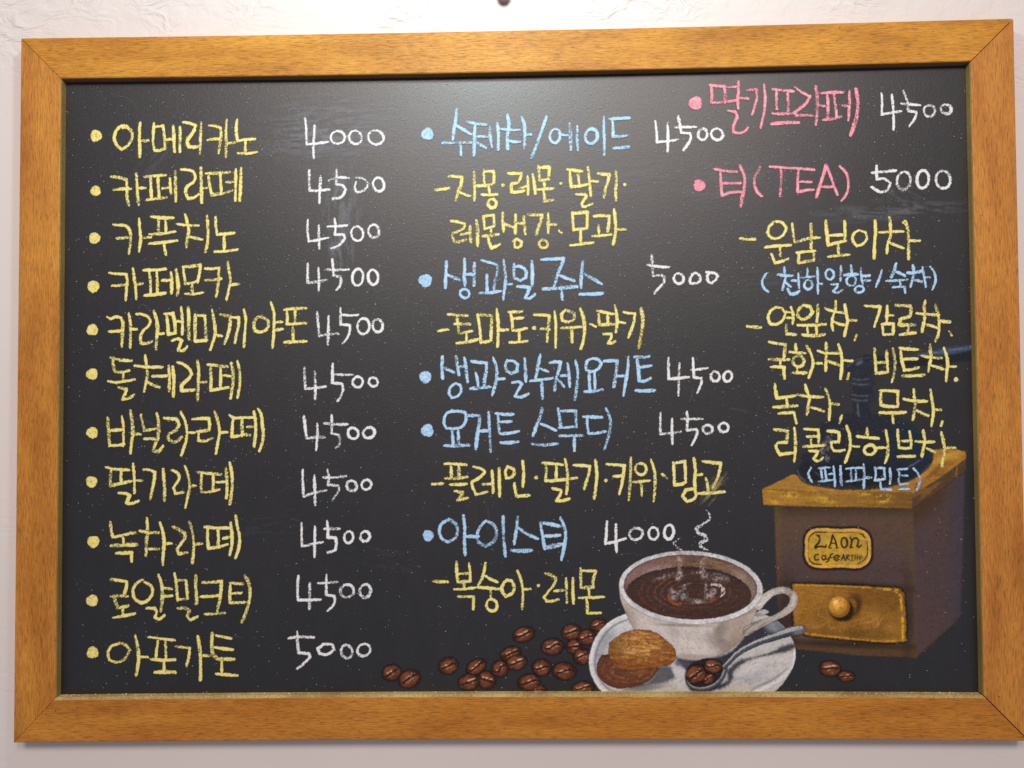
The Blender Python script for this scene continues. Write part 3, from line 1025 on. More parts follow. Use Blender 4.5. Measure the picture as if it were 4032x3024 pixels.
def biscuit_top(P):
    d, m = P.shape(Cp([(300, 1055), (360, 1005), (460, 950), (600, 932), (745, 960), (850, 1040), (920, 1110), (936, 1190), (900, 1258), (800, 1290), (600, 1318), (400, 1312), (330, 1260), (285, 1150)]), 1.8, 4)
    P.lay((140, 91, 43), m)
    s1 = streak(P.X, P.Y, -.35, 40, 6, 3)
    s2 = streak(P.X, P.Y, .12, 30, 5, 8)
    v = (P.Y - C(0, 930)[1]) / (C(0, 1318)[1] - C(0, 930)[1])
    P.tint((170, 120, 56), m * sst(.5, .75, s1) * .8 * (1 - sst(.4, .8, v)))
    P.tint((196, 150, 84), m * sst(.6, .8, s2) * .8)
    P.tint((140, 78, 44), m * sst(.5, .75, streak(P.X, P.Y, .1, 50, 7, 12)) * .75)
    P.tint((150, 84, 40), m * .75 * sst(.66, .85, v))
    P.tint((120, 98, 44), m * .6 * P.blob(C(360, 1060), 40, 26, -45, .7))
    P.tint((190, 160, 110), m * .7 * P.blob(C(600, 955), 60, 6, 6, .8) * sst(.4, .6, P.grain(4)))
    P.tint((212, 168, 108), m * .7 * P.blob(C(490, 1135), 20, 10, 0, .8))
    dl, a_, ml = P.stroke(Cp([(320, 1240), (420, 1270), (620, 1275), (820, 1240), (920, 1180)]), 3.2, 2, 4)
    P.tint((96, 52, 26), ml * .7 * m)
    dl, a_, ml = P.stroke(Cp([(700, 965), (780, 1000), (840, 1050)]), 3, 2, 4)
    P.tint((78, 46, 28), ml * .7 * m)
    P.tint((84, 48, 26), m * .6 * sst(-4, -1, d))
    P.tint((104, 62, 30), m * .55 * sst(.15, 1.0, np.hypot((P.X - C(600, 0)[0]) / 132, (P.Y - C(0, 1110)[1]) / 84) - .12))
    P.tint((184, 134, 70), m * .5 * P.blob(C(560, 1060), 80, 34, -6, .8) * sst(.3, .6, P.grain(6, 4)))
    P.tint((112, 66, 32), m * .6 * sst(.56, .72, fbm(P.X, P.Y, 16, 9)))
    P.texture(.40, .1, 11)


draw('biscuit_drawing', (C(260, 905), C(960, 1340)), biscuit_top, board, 'upper golden ridged biscuit drawn on the saucer', 2.5)


# ---- spoon with beans
def spoon(P):
    d, m = P.shape(Cp([(1035, 1350), (1060, 1290), (1150, 1230), (1280, 1210), (1390, 1260), (1420, 1330), (1400, 1410), (1320, 1480), (1200, 1520), (1090, 1500), (1035, 1440)]), 2, 3)
    P.lay((38, 33, 35), m)
    d, a_, m = P.stroke(Cp([(1040, 1420), (1080, 1480), (1180, 1505), (1300, 1475), (1380, 1410), (1415, 1330), (1420, 1280)]), [8, 11, 14, 14, 13, 14, 18], 2, 3)
    P.lay((70, 72, 78), m)
    d, a_, m = P.stroke(Cp([(1045, 1425), (1090, 1478), (1180, 1497), (1290, 1468), (1370, 1400), (1405, 1320)]), [3, 4, 5, 4, 4, 6], 2, 2)
    P.lay((150, 156, 162), m * .8)
    path = [(1400, 1300), (1460, 1240), (1520, 1175), (1620, 1110), (1750, 1050), (1900, 1000), (2050, 950), (2150, 930)]
    wd = [18, 20, 22, 24, 26, 30, 36, 38]
    d, a_, m = P.stroke(Cp(path), wd, 2, 3)
    P.lay((74, 75, 82), m)
    off = [(x - 6, y - 16) for x, y in path]
    d, a_, m2 = P.stroke(Cp(off), [6, 7, 8, 9, 10, 12, 15, 16], 3, 4)
    P.tint((172, 170, 171), m * m2 * .9)
    off = [(x + 10, y + 26) for x, y in path]
    d, a_, m2 = P.stroke(Cp(off), [4, 6, 7, 8, 9, 11, 12, 12], 4, 3)
    P.tint((52, 54, 62), m * m2 * .9)
    P.tint((108, 108, 112), m * .8 * P.blob(C(2130, 950), 22, 12, -20, .7))
    P.texture(.24, -.45, 6)


sp = draw('spoon_drawing', (C(1010, 870), C(2210, 1545)), spoon, board, 'chalk drawing of a grey teaspoon holding three beans', 2.5)
for k, (bx, by, rx, ry, an, tone) in enumerate([(1250, 1408, 66, 50, -20, 2), (1130, 1362, 100, 82, -25, 2), (1298, 1285, 84, 66, 5, 1)]):
    px, py = C(bx, by)
    rx, ry = rx / 2.4578, ry / 2.4578
    R_ = max(rx, ry) * 1.35
    draw('bean_drawing', ((px - R_, py - R_), (px + R_, py + R_)),
         (lambda P, px=px, py=py, rx=rx, ry=ry, an=an, tone=tone, k=k: bean(P, (px, py), rx, ry, an, tone, 40 + k)), sp, None, 2.5)


# ---- smears and glint specks on the board
def smear(name, box, fn, label):
    draw(name, box, fn, board, label, 5.0, .012)


def sm_white(cx, cy, rx, ry, an, al, seed, col=(150, 149, 156), sc=5):
    def f(P):
        k = P.blob((cx, cy), rx, ry, an, .8)
        st = streak(P.X, P.Y, math.radians(an) + .1, 60, 7, seed)
        P.lay(col, al * k * sst(.35, .8, st * .6 + P.grain(sc * 2, seed) * .4))
    return f


for (cx, cy, rx, ry, an, al) in [(1300, 500, 210, 110, -8, .34), (1350, 560, 150, 40, 4, .26), (1345, 800, 150, 60, 88, .30), (1340, 985, 60, 44, 80, .40), (3500, 830, 230, 34, -3, .22), (3560, 770, 60, 60, 20, .18),
                                 (700, 1480, 300, 60, 5, .03), (2400, 720, 260, 60, -12, .10), (2900, 700, 200, 70, -15, .10), (1000, 2080, 300, 60, -8, .03), (2200, 900, 240, 50, -6, .08),
                                 (600, 640, 120, 40, -50, .07), (3000, 1100, 260, 60, -10, .06), (1900, 1750, 300, 60, 12, .03), (1500, 2200, 200, 60, 8, .025)]:
    smear('chalk_smear', ((cx - rx * 1.6, cy - max(rx, ry) * 1.2), (cx + rx * 1.6, cy + max(rx, ry) * 1.2)), sm_white(cx, cy, rx, ry, an, al, int(cx) % 50), 'faint grey smear of wiped chalk')
draw('chalk_smear', ((2720, 1850), (2880, 1995)), sm_white(2812, 1925, 58, 24, -55, .62, 5, (170, 156, 112), 2), board, 'smudged yellow chalk over the last syllable of the ingredients line', 2.5)
draw('chalk_smear', ((1930, 2230), (1990, 2330)), sm_white(1960, 2285, 10, 40, 70, .0, 5), board, 'faint grey smear', 5.0) if False else None


# thin scratches left by wiping
def scratches(P):
    rs = np.random.RandomState(11)
    for k in range(46):
        x, y = rs.uniform(300, 3700), rs.uniform(360, 2600)
        if k < 16:
            x, y = rs.uniform(1050, 1560), rs.uniform(430, 620)
        a = rs.uniform(-.5, .5) + (PI / 2 if rs.rand() < .3 else 0)
        l = rs.uniform(20, 90)
        pts = [(x, y), (x + l * math.cos(a), y + l * math.sin(a) + rs.uniform(-6, 6)), (x + 1.8 * l * math.cos(a + .2), y + 1.8 * l * math.sin(a + .2))]
        Q = curve(pts)
        bx = (P.X > Q[:, 0].min() - 8) & (P.X < Q[:, 0].max() + 8) & (P.Y > Q[:, 1].min() - 8) & (P.Y < Q[:, 1].max() + 8)
        jj = np.where(bx)
        if len(jj[0]) == 0:
            continue
        sl = (slice(jj[0].min(), jj[0].max() + 1), slice(jj[1].min(), jj[1].max() + 1))
        d, _ = dline(P.X[sl], P.Y[sl], Q)
        P.a[sl] = np.maximum(P.a[sl], (1 - sst(.5, 4, d)) * rs.uniform(.06, .20))
    for (cx, cy, rx, ry) in [(1235, 460, 22, 26), (1195, 445, 18, 24), (1155, 455, 20, 30), (1060, 590, 24, 20), (1120, 575, 20, 22), (1010, 520, 0, 0)]:
        if rx:
            d = np.abs(np.hypot((P.X - cx) / rx, (P.Y - cy) / ry) - 1) * rx
            P.a = np.maximum(P.a, (1 - sst(1, 4, d)) * .34)
    P.a *= .75
    P.rgb[:] = lin((140, 138, 144))


o = draw('chalk_scratches', ((280, 350), (3800, 2700)), scratches, board, 'thin pale wipe marks', 5.0, .02)
o['kind'] = 'stuff'

# glint specks: texture sparkle painted as pale flakes, densest around the glare
rs = np.random.RandomState(5)
n = 6500
px, py = rs.uniform(262, 3850, n * 3), rs.uniform(325, 2735, n * 3)
dens = .22 + .78 * np.exp(-((px - 1900) / 1300) ** 2 - ((py - 500) / 900) ** 2) + .25 * sst(.5, .8, fbm(px, py, 260, 4))
k = rs.rand(len(px)) < dens * .75
px, py = px[k][:n], py[k][:n]
n = len(px)
sz = 0.7 + 1.3 * rs.rand(n) ** 3 * 1.5
an = rs.uniform(0, PI, n)
el = rs.uniform(.6, 1.0, n)
ca, sa = np.cos(an), np.sin(an)
vx, vy = [], []
for (u, v) in [(-1, -.5), (.2, -1), (1, .2), (.1, .9)]:
    vx.append(px + sz * (u * ca - v * el * sa))
    vy.append(py + sz * (u * sa + v * el * ca))
W = at(np.stack(vx, 1).ravel(), np.stack(vy, 1).ravel(), SURF - .0011)
me = bpy.data.meshes.new('panel_glints')
me.from_pydata(W.tolist(), [], np.arange(4 * n).reshape(n, 4).tolist())
dm, dnt, dp, do_, dN, dL = mat('dust')  # material of the glint specks: sparkle put into a flat pale colour
dp.inputs['Base Color'].default_value = (0.38, 0.375, 0.39, 1)
dp.inputs['Roughness'].default_value = .8
o = link('panel_glints', me, [dm], board, 'pale chalk specks scattered over the panel')
o['kind'] = 'stuff'

TEXT = """
@ 340 440 2.1833
= bullet y bullet
b 84 207 50
= word y 아메리카노
352,122 300,122 262,155 242,205 248,262 278,305 305,322 350,296 385,250 398,205 385,165 350,135 315,138
462,96 458,160 456,230 458,300 462,388
462,252 535,248
582,100 576,180 574,260 586,332
582,130 660,122 668,180 676,312
588,334 630,332 680,316
672,240 745,235
748,120 752,200 755,290 758,345
805,130 806,200 805,270 804,345
832,88 880,96 938,118 925,165 890,215 866,255 880,300 925,306 965,296
988,92 984,170 980,260 978,365
1050,118 1110,122 1155,140 1158,200 1148,280 1138,358
1042,244 1090,236 1150,232
1208,70 1200,160 1203,270 1200,390
1210,275 1280,262
1295,65 1288,160 1300,250 1370,240 1450,234
1368,245 1366,355
1300,356 1380,360 1470,346
= bullet y bullet
b 80 680 45
= word y 카페라떼
215,558 290,568 345,585 350,660 350,740 365,805
235,672 310,664 385,662
430,530 436,620 440,710 450,802
440,658 508,656
498,558 580,552 685,545
552,560 555,650 562,750
616,560 620,650 625,738
522,756 600,748 688,738
655,660 718,652
718,570 722,640 728,705
764,512 766,600 768,690 770,770
815,495 880,502 920,512 935,550 925,600 870,640 852,690 876,745 920,740 965,710
985,480 988,580 990,680 992,782
992,660 1036,655
1028,532 1130,528 1235,520
1050,535 1060,630 1080,712 1160,705 1258,676
1152,530 1155,620 1160,700
1200,605 1285,602
1285,492 1284,600 1282,690 1280,765
1330,485 1328,590 1325,680 1318,768
= bullet y bullet
b 70 1087 50
= word y 카푸치노
230,972 290,975 340,980 372,1020 382,1090 375,1150 366,1220
262,1090 320,1085 385,1078
455,920 460,1010 468,1080 460,1150 455,1200
480,1088 560,1078
555,900 650,912 750,912
622,930 618,1035
682,940 684,1035
540,1052 650,1048 765,1030
538,1134 660,1124 780,1108
664,1130 672,1170 684,1228
848,885 865,935 872,975
778,965 870,975 968,980
875,980 880,1030 868,1090 860,1165
878,1075 935,1086 995,1100
1038,890 1045,980 1046,1070 1040,1140 1022,1205
1112,905 1112,980 1125,1055 1200,1050 1270,1042
1184,1060 1185,1190
1102,1202 1190,1200 1298,1184
= bullet y bullet
b 60 1503 53
= word y 카페모카
195,1385 260,1392 345,1398 352,1450 345,1530 338,1620
222,1496 280,1494 340,1486
402,1345 412,1430 425,1520 428,1610
422,1485 485,1478
490,1362 590,1360 685,1352
542,1375 550,1460 552,1570
605,1368 610,1460 612,1560
502,1580 590,1572 682,1558 w30
648,1452 720,1448
728,1382 735,1470 732,1565
770,1355 782,1430 790,1500 782,1580
830,1330 840,1400 850,1480 900,1472 955,1455
835,1335 900,1328 982,1318 975,1380 955,1465
908,1480 912,1560
848,1564 920,1568 1002,1555
1020,1348 1080,1350 1140,1342 1138,1430 1130,1510 1118,1590
1022,1448 1100,1445 1162,1434
1215,1290 1228,1370 1238,1450 1225,1530 1205,1615
1228,1490 1310,1480
@ 340 1170 2.1833
= bullet y bullet
b 53 282 50
= word y 카라멜마끼야또
180,172 210,186 250,168 298,178 315,220 310,300 308,370 305,425
198,295 250,294 308,290
365,140 378,220 380,310 378,435
385,275 436,275
430,145 490,150 540,180 550,215 525,255 485,295 465,340 470,395 510,400 565,380
580,118 600,180 612,270 605,360 598,450
610,320 668,312
670,142 720,145 745,140 760,220 765,310
690,150 700,240 705,320 770,310
770,208 830,208
815,88 825,190 825,320
875,88 880,170 880,270 882,360
735,375 790,355 820,375 800,425 790,455 835,460 868,425
935,150 935,250 935,380 990,375 1032,370
945,155 1020,160 1025,260 1030,375
1080,105 1098,200 1108,310 1090,380 1065,455
1108,325 1168,335
1150,148 1190,158 1240,165 1235,240 1215,330 1188,400
1245,175 1310,175 1308,250 1290,320 1278,392
1355,108 1370,190 1362,310 1355,428
1510,160 1460,180 1440,240 1450,290 1500,300 1545,280 1568,235 1555,195 1500,170
1585,45 1612,130 1615,220 1610,330 1600,435
1618,220 1690,212
1612,285 1688,275
1700,110 1790,98 1888,96
1725,110 1728,228
1795,105 1795,228
1720,232 1800,230 1895,222
1775,265 1778,375
1700,388 1800,382 1890,380
= bullet y bullet
b 50 662 50
= word y 돌체라떼
210,520 290,540 390,548
228,530 232,590 245,640 310,645 370,632
318,655 318,715
188,722 240,732 320,725 418,708
278,775 345,790 330,840 310,878 360,870 412,838
505,498 518,590
415,590 510,600 655,602
520,605 525,680 510,750 495,815
530,730 580,760 630,775
570,680 640,680 700,675
708,590 715,690 712,805
742,598 752,700 748,855
785,560 840,580 895,630 905,665 870,710 820,760 820,805 870,802 932,796
955,545 965,620 962,750 955,885
970,732 1032,728
1045,580 1120,588 1215,598
1065,590 1072,690 1070,800 1150,788 1222,775
1155,600 1155,690 1152,780
1182,672 1240,680
1245,562 1262,660 1258,760 1240,870
1300,550 1318,640 1320,740 1300,865
= bullet y bullet
b 50 1165 50
= word y 바닐라라떼
183,1035 190,1130 195,1210 200,1280
305,1025 318,1110 320,1200 318,1280
198,1148 260,1142 318,1140
200,1276 260,1275 325,1265
380,972 392,1060 400,1160 390,1240 380,1342
390,1175 468,1178
470,1010 485,1090 500,1145 550,1140 598,1130
605,998 620,1060 622,1140 615,1230
498,1218 560,1218 612,1222 590,1270 578,1320 620,1330 662,1278
670,1040 720,1045 775,1048 798,1090 775,1140 710,1180 705,1220 740,1245 785,1235 820,1200
810,985 850,1070 865,1160 850,1260 815,1360
868,1165 935,1165
910,1050 970,1045 1052,1042 1060,1090 1055,1145
955,1155 1000,1150 1052,1145
965,1160 965,1235 1020,1238 1092,1210
1105,985 1132,1070 1145,1160 1130,1250 1115,1345
1148,1165 1210,1160
1230,1015 1260,1035 1350,1035 1440,1035
1262,1040 1255,1120 1250,1200 1330,1190
1340,1040 1338,1120 1338,1195
1335,1180 1410,1186
1382,1115 1445,1115
1440,985 1455,1080 1455,1180 1442,1282
1475,960 1500,1000 1512,1090 1522,1180 1510,1260 1485,1325
@ 340 1800 1.8233
= bullet y bullet
b 38 177 42
= word y 딸기라떼
140,72 200,85 308,92
178,90 172,150 175,205 250,188 325,172
250,95 248,185
335,45 342,120 345,190 345,258
350,170 400,168
232,258 285,262 310,275 290,330 330,332 375,315
408,88 450,90 492,108 485,180 470,250 458,300
550,85 558,170 562,240 560,310
608,92 650,110 668,145 655,175 625,220 640,262 700,252
708,62 730,130 742,200 730,280 710,365
740,208 788,205
798,108 860,115 965,125
828,115 825,180 825,250 890,248 955,232
910,128 912,180 908,245
935,182 1000,178
1000,78 1008,150 1010,220 1006,295
1030,40 1045,120 1048,200 1040,280 1028,340
= bullet y bullet
b 50 607 44
= word y 녹차라떼
172,465 178,520 190,575 260,560 350,540
265,575 268,625
178,635 260,632 360,628 w28
215,690 270,688 325,685 325,748
435,435 440,520 432,600 428,710
380,528 440,540 520,542
435,660 480,658 522,660
530,470 550,540 558,620 552,700 548,772
560,620 612,620
618,498 665,520 705,545 708,580 680,620 650,665 665,695 722,685
738,465 760,530 770,600 770,680 760,762
772,625 828,622
850,500 930,508 1022,508
872,510 870,580 878,655 950,645 1015,625
945,515 948,580 945,645
980,585 1032,572
1035,468 1045,550 1045,620 1028,705
1072,420 1085,500 1100,570 1095,650 1070,725
= bullet y bullet
b 42 1030 43
= word y 로얄밀크티
175,878 240,885 290,895 285,940 270,985
180,1000 240,995 295,1000
200,1005 212,1050 225,1082 260,1078 300,1068
262,1082 262,1130
188,1152 260,1142 350,1122
405,880 355,910 335,965 350,1020 400,1048 440,1030 475,975 465,925 415,895
518,845 540,910 545,1000 535,1105
545,940 615,945
545,1000 615,995
432,1085 490,1085 505,1110 490,1150 525,1165 562,1135
632,832 645,900 650,965 655,1030
650,885 715,885 722,950 725,1015
655,1025 730,1015
788,850 785,920 790,990 792,1055
658,1085 715,1085 740,1100 725,1140 745,1170 798,1145
832,900 900,898 970,892 962,1000 938,1112
822,1002 890,1000 955,992
850,1128 920,1125 995,1118
1030,902 1080,908 1125,908
1035,908 1030,980 1030,1045 1080,1045 1140,1042
1035,978 1115,975
1138,850 1165,900 1175,970 1165,1050 1140,1130 1115,1188
= bullet y bullet
b 45 1403 44
= word y 아포가토
232,1340 185,1355 155,1400 165,1455 215,1472 275,1450 312,1385 285,1350 235,1332
352,1282 368,1360 375,1440 368,1510 358,1565
375,1432 442,1436
445,1292 530,1302 635,1315
515,1318 505,1380 500,1445
568,1312 570,1380 572,1450
462,1450 550,1458 638,1455
558,1462 558,1535
490,1545 560,1542 638,1545 w28
640,1360 690,1365 742,1370 738,1420 718,1500
800,1285 815,1380 820,1480 820,1600
825,1425 892,1425
905,1262 900,1340 905,1400 940,1445 1000,1450 1062,1452 w26
930,1280 980,1290 1040,1302
915,1365 985,1375 1052,1382
972,1462 972,1548
928,1555 1000,1562 1085,1568
@ 1120 430 1.711
= price w 4000
138,60 145,110 148,180 150,238 210,232 295,220
203,108 200,180 195,255 198,330
o 360 190 45 45
o 478 190 42 46
o 616 190 52 48
= price w 4500
167,412 166,480 170,550 230,548 302,542
243,450 240,520 235,632
348,408 350,460 346,505 395,515 412,545 385,590 322,605
298,480 365,460 435,464
482,462 530,468 565,500 545,540 495,562 475,540 482,490
o 634 508 38 45
= price w 4500
158,745 155,820 165,890 230,880 295,866
232,785 232,860 235,940
338,738 345,790 338,845 400,845 408,870 370,915 315,938
292,790 360,788 422,782
o 490 838 40 48
o 602 822 38 42
= price w 4500
157,1035 156,1100 155,1170 220,1162 288,1150
230,1068 232,1150 232,1222
323,1012 328,1070 330,1120 375,1128 382,1160 370,1195 350,1218
275,1082 350,1082 432,1080
o 494 1132 38 54
o 597 1132 34 50
= price w 4500
220,1365 228,1450 235,1528 300,1515 365,1512
297,1395 296,1480 292,1588
378,1338 378,1390 380,1450 440,1455 440,1500 420,1545 395,1578
385,1385 440,1390 498,1385
o 532 1462 42 50
o 628 1458 34 42
@ 1100 1380 1.2568
= price w 4500
124,82 126,130 128,190 180,185 230,178
175,102 178,170 177,242
264,65 263,110 262,160 310,165 315,190 305,225 288,250
265,118 315,120 365,120
o 388 156 26 25
o 465 156 22 22
= price w 4500
122,325 128,380 135,435 180,430 222,430
187,360 188,420 182,495
259,318 260,370 258,410 295,418 300,440 295,470 280,480
222,360 280,365 338,366
o 365 410 25 28
o 443 407 28 26
= price w 4500
115,590 116,650 120,722 170,705 232,692
173,618 175,690 178,765
238,590 245,630 240,665 290,668 295,690 280,715 262,742
218,628 270,628 330,622
o 358 670 25 25
o 431 664 24 24
= price w 4500
110,855 110,910 112,970 160,958 218,948
176,870 175,940 174,1022
236,845 240,890 240,925 280,928 282,960 275,990 240,1000
222,882 262,882 298,882
o 343 924 23 28
o 424 920 23 25
= price w 4500
94,1115 90,1180 92,1235 145,1235 205,1232
150,1152 150,1210 148,1280
233,1108 232,1160 232,1210 270,1215 275,1240 260,1270 238,1288
190,1152 240,1150 290,1145
o 335 1190 32 33
o 425 1190 28 32
= price w 5000
88,1390 90,1450 95,1495 145,1500 152,1518 120,1550 88,1575
45,1425 90,1418 172,1420
225,1450 190,1475 200,1500 235,1505 272,1480 262,1455 215,1452
o 333 1490 28 32
o 418 1482 32 30
@ 1630 400 2.4043
= bullet b bullet
b 128 308 60
= heading b 수제차/에이드
405,75 395,170 380,260 368,360
382,215 450,255 540,310
270,392 400,388 545,388
440,395 445,450 445,505
505,190 580,208 685,218
580,215 575,300 572,400 568,510
575,370 630,410 685,440
600,330 660,332 710,332
718,240 722,330 738,430
790,205 800,320 797,455
822,258 910,268 1000,268
885,125 900,220 885,330 888,450
890,370 950,380 1005,382
1020,145 1045,220 1050,330 1045,440
1050,315 1110,312
1255,140 1215,260 1165,400 1115,530
o 1335 325 48 66
1385,315 1455,318
1475,205 1482,330 1485,458
1548,230 1545,340 1552,458
o 1680 328 55 72
1798,145 1798,260 1802,380 1800,508
1850,165 1940,160 2042,155
1878,165 1885,250 1885,330 1950,330 2028,320
1888,442 1960,438 2035,428
= ingredients y - 자몽 레몬 딸기
200,838 265,830 332,820
330,708 395,710 455,715 445,790 420,850 398,935
435,860 480,880 530,892
570,665 572,760 575,850 572,935
580,800 660,795
665,645 662,720 672,800 760,778
670,660 755,660 758,715 755,775
708,798 715,872
638,880 710,884 785,878
o 740 965 40 40
b 843 792 18
892,680 955,680 1018,680 1005,730 985,765 925,775 920,800 928,858 980,855 1045,845
1000,822 1065,800
1075,705 1080,800 1078,885
1125,690 1140,780 1150,875
1178,612 1185,680 1190,745 1235,742 1275,735
1185,625 1280,620 1278,680 1275,735
1232,745 1235,815
1170,832 1240,828 1320,820
1225,835 1235,890 1235,945 1280,938 1322,930
b 1390 774 14
1450,640 1510,650 1590,660
1475,655 1482,740 1490,808 1570,800 1650,780
1552,670 1560,735 1565,795
1645,622 1658,720 1665,800 1675,890
1670,752 1740,758
1535,878 1620,880 1632,900 1590,970 1600,998 1650,985 1685,968
1742,680 1800,688 1850,692 1835,760 1815,820 1800,905
1912,665 1918,760 1908,850 1915,935
b 1995 785 16
= ingredients y 레몬생강 모과
348,1132 410,1138 480,1160 475,1200 430,1225 362,1250 365,1290 385,1330 440,1325 492,1305
445,1258 530,1242
530,1180 532,1255 540,1330
590,1120 600,1200 602,1290 602,1370 w32
655,1080 665,1150 670,1205 760,1180
660,1085 755,1075 758,1130 758,1180
725,1195 735,1262
650,1275 720,1270 800,1255
700,1275 710,1330 735,1385 780,1370 812,1352
842,1055 838,1110 845,1170 848,1230
850,1155 900,1175 945,1190
960,1070 962,1150 960,1250
1040,1085 1045,1170 1055,1262
970,1152 1040,1150
935,1320 975,1300 1018,1325 1015,1365 985,1385 955,1380 955,1320
1080,1072 1150,1072 1215,1075 1200,1130 1180,1190 1160,1258
1270,1060 1270,1150 1272,1245
1280,1165 1342,1165
o 1225 1348 42 38
1375,1220 1382,1238 1400,1242 w20
1500,1045 1505,1130 1510,1215 1570,1208 1640,1200
1505,1060 1640,1045 1640,1120 1638,1200
1578,1215 1578,1330
1480,1362 1580,1350 1698,1335
1705,1085 1780,1080 1850,1085 1845,1150 1835,1230
1748,1170 1752,1255
1690,1275 1780,1268 1870,1258
1895,1020 1905,1120 1910,1220 1900,1290 1885,1350
1915,1210 2005,1208
@ 1630 980 2.3284
= bullet b bullet
b 105 290 62
= heading b 생과일 주스
298,118 295,200 290,280 290,358
302,235 360,260 425,285
462,92 465,180 462,260 470,335
555,130 552,230 552,335
470,235 548,232
o 465 410 42 40
620,105 690,125 770,150 765,210 745,280 730,380
668,240 668,310 672,390
602,405 700,402 802,385
822,100 835,200 838,310 825,390 820,465
840,325 895,325
920,135 915,200 920,265 975,292 1025,265 1028,205 985,165 925,160
1080,112 1085,220 1085,335
948,345 1010,348 1060,355 1045,400 1020,450 1065,452 1108,418
1165,98 1260,95 1370,88 1365,120 1330,200 1285,340
1340,245 1400,270 1468,292
1182,368 1300,362 1498,345 w32
1355,375 1360,465
1548,115 1540,200 1532,280 1532,355
1555,225 1630,270 1722,322
1522,415 1620,415 1728,408 w32
= ingredients y - 토마토 키위 딸기
222,755 265,745 315,738
312,600 400,608 492,612
392,612 402,690 412,775 470,765 535,752
370,688 515,690
480,765 482,840
392,865 480,855 585,830
582,600 600,700 608,780 612,855 650,855 710,840
600,608 715,610 710,700 705,840
758,555 770,650 772,760 765,900
775,745 860,742
865,578 925,578 990,575
888,595 900,660 905,750 960,745 1032,728
900,640 1000,632
965,750 965,840
875,858 950,855 1040,845
b 1102 726 20
1100,605 1170,605 1240,610 1235,690 1225,770 1220,850
1162,732 1238,738
1290,570 1300,680 1300,790 1298,905
1390,560 1350,600 1360,655 1415,670 1470,645 1470,590 1400,565
1345,728 1440,722 1535,715
1448,730 1450,855
1525,550 1555,640 1565,740 1555,830 1530,915
1618,690 1665,712
1678,565 1750,582 1830,600
1695,580 1695,650 1700,695 1775,695 1850,690
1775,600 1778,690
1842,520 1858,600 1862,690 1852,765
1865,668 1935,680
1732,780 1805,778 1810,800 1780,865 1815,865 1845,850
1922,580 1980,590 2025,592 2015,680 1990,750 1965,812
2082,545 2098,640 2090,750 2075,830 2060,905 w32
= bullet b bullet
b 105 1175 57
= heading b 생과일수제요거트
262,985 258,1060 258,1120 262,1190
270,1090 320,1110 368,1135
385,985 398,1070 412,1155
400,1085 470,1078
462,995 475,1080 482,1150 492,1220
385,1230 340,1260 322,1320 345,1365 390,1355 432,1305 425,1250 390,1235
525,1030 590,1040 665,1045 665,1110 650,1180 645,1250
565,1135 580,1190 590,1255
518,1280 600,1275 695,1265
725,1000 755,1080 760,1170 740,1260 718,1340
755,1195 828,1190
855,1020 838,1070 850,1120 895,1140 945,1120 950,1060 905,1025 860,1030
1015,1005 1022,1100 1025,1220
900,1228 965,1220 988,1240 960,1290 925,1350 975,1360 1048,1328
1158,970 1145,1040 1130,1110 1115,1195
1150,1095 1190,1110 1230,1125
1062,1212 1160,1200 1270,1185
1170,1205 1175,1290 1178,1375
1245,1045 1290,1035 1345,1040 1325,1120 1300,1200 1290,1298
1320,1200 1350,1230 1378,1265
1350,1165 1425,1160
1408,1050 1420,1150 1428,1265
1480,1025 1500,1110 1495,1240 1475,1385
1600,1020 1575,1070 1580,1110 1625,1125 1690,1100 1718,1050 1690,1015 1620,1008 1575,1035
1605,1140 1612,1285
1655,1130 1660,1280
1562,1310 1640,1305 1728,1290 w30
1745,1030 1800,1025 1862,1025 1858,1100 1845,1180 1832,1265
1860,1168 1940,1165
1965,985 1962,1080 1948,1180 1920,1345
2020,990 2090,995 2158,985 w30
2045,1010 2058,1110 2065,1210 2110,1215 2170,1185
2060,1090 2110,1080 2178,1070
2035,1300 2110,1302 2205,1298 w34
@ 1630 1360 1.7015
= price w 4500
1706,82 1705,150 1708,225 1770,220 1845,212
1778,118 1775,200 1772,335
1868,82 1872,150 1875,215 1925,220 1928,240 1915,280 1898,318
1855,165 1910,160 1968,152
o 2018 208 28 34
o 2102 208 28 32
= bullet b bullet
b 90 570 43
= heading b 요거트 스무디
255,435 215,460 200,515 215,555 265,558 320,545 350,500 345,450 290,440 245,448
257,572 262,665
295,570 300,665
202,672 285,672 372,668
362,468 440,472 438,520 425,600 415,692
435,572 505,572
500,448 505,540 510,620 514,718
548,455 610,462 668,462
562,470 568,540 575,592 640,588 705,575
572,512 655,510
580,652 640,652 700,645
858,422 845,480 820,540 798,605
848,525 900,545 952,572
788,660 870,668 965,656
965,425 975,480 985,550
975,440 1085,438 1085,490 1090,548
970,552 1092,545
975,606 1050,606 1132,602
1075,612 1075,705
1135,478 1200,480 1262,482
1160,485 1162,540 1170,592 1225,588 1285,575
1285,420 1312,480 1315,540 1300,620 1275,700
= price w 4500
1652,452 1650,520 1652,595 1715,588 1790,578
1730,490 1728,570 1732,660
1828,445 1832,500 1828,570 1890,560 1898,575 1885,620 1862,668
1790,492 1860,492 1935,492
o 1968 562 30 30
o 2075 550 30 32
= ingredients y - 플레인 딸기 키위 망고
122,930 155,930 192,925
205,792 275,795 350,800
248,810 252,885
300,808 302,880
207,890 280,890 358,882
242,932 300,932 352,928
272,975 325,985 320,1005 295,1035 360,1022
398,812 465,835 475,850 440,885 388,915 392,945 415,998 450,992 492,980
458,932 520,928
522,840 528,910 530,985
570,822 572,910 575,1012
622,815 612,850 620,888 650,885 672,855 668,830 625,810
728,775 735,850 730,945
672,925 678,970 688,1010 730,1008 772,1005
b 818 886 13
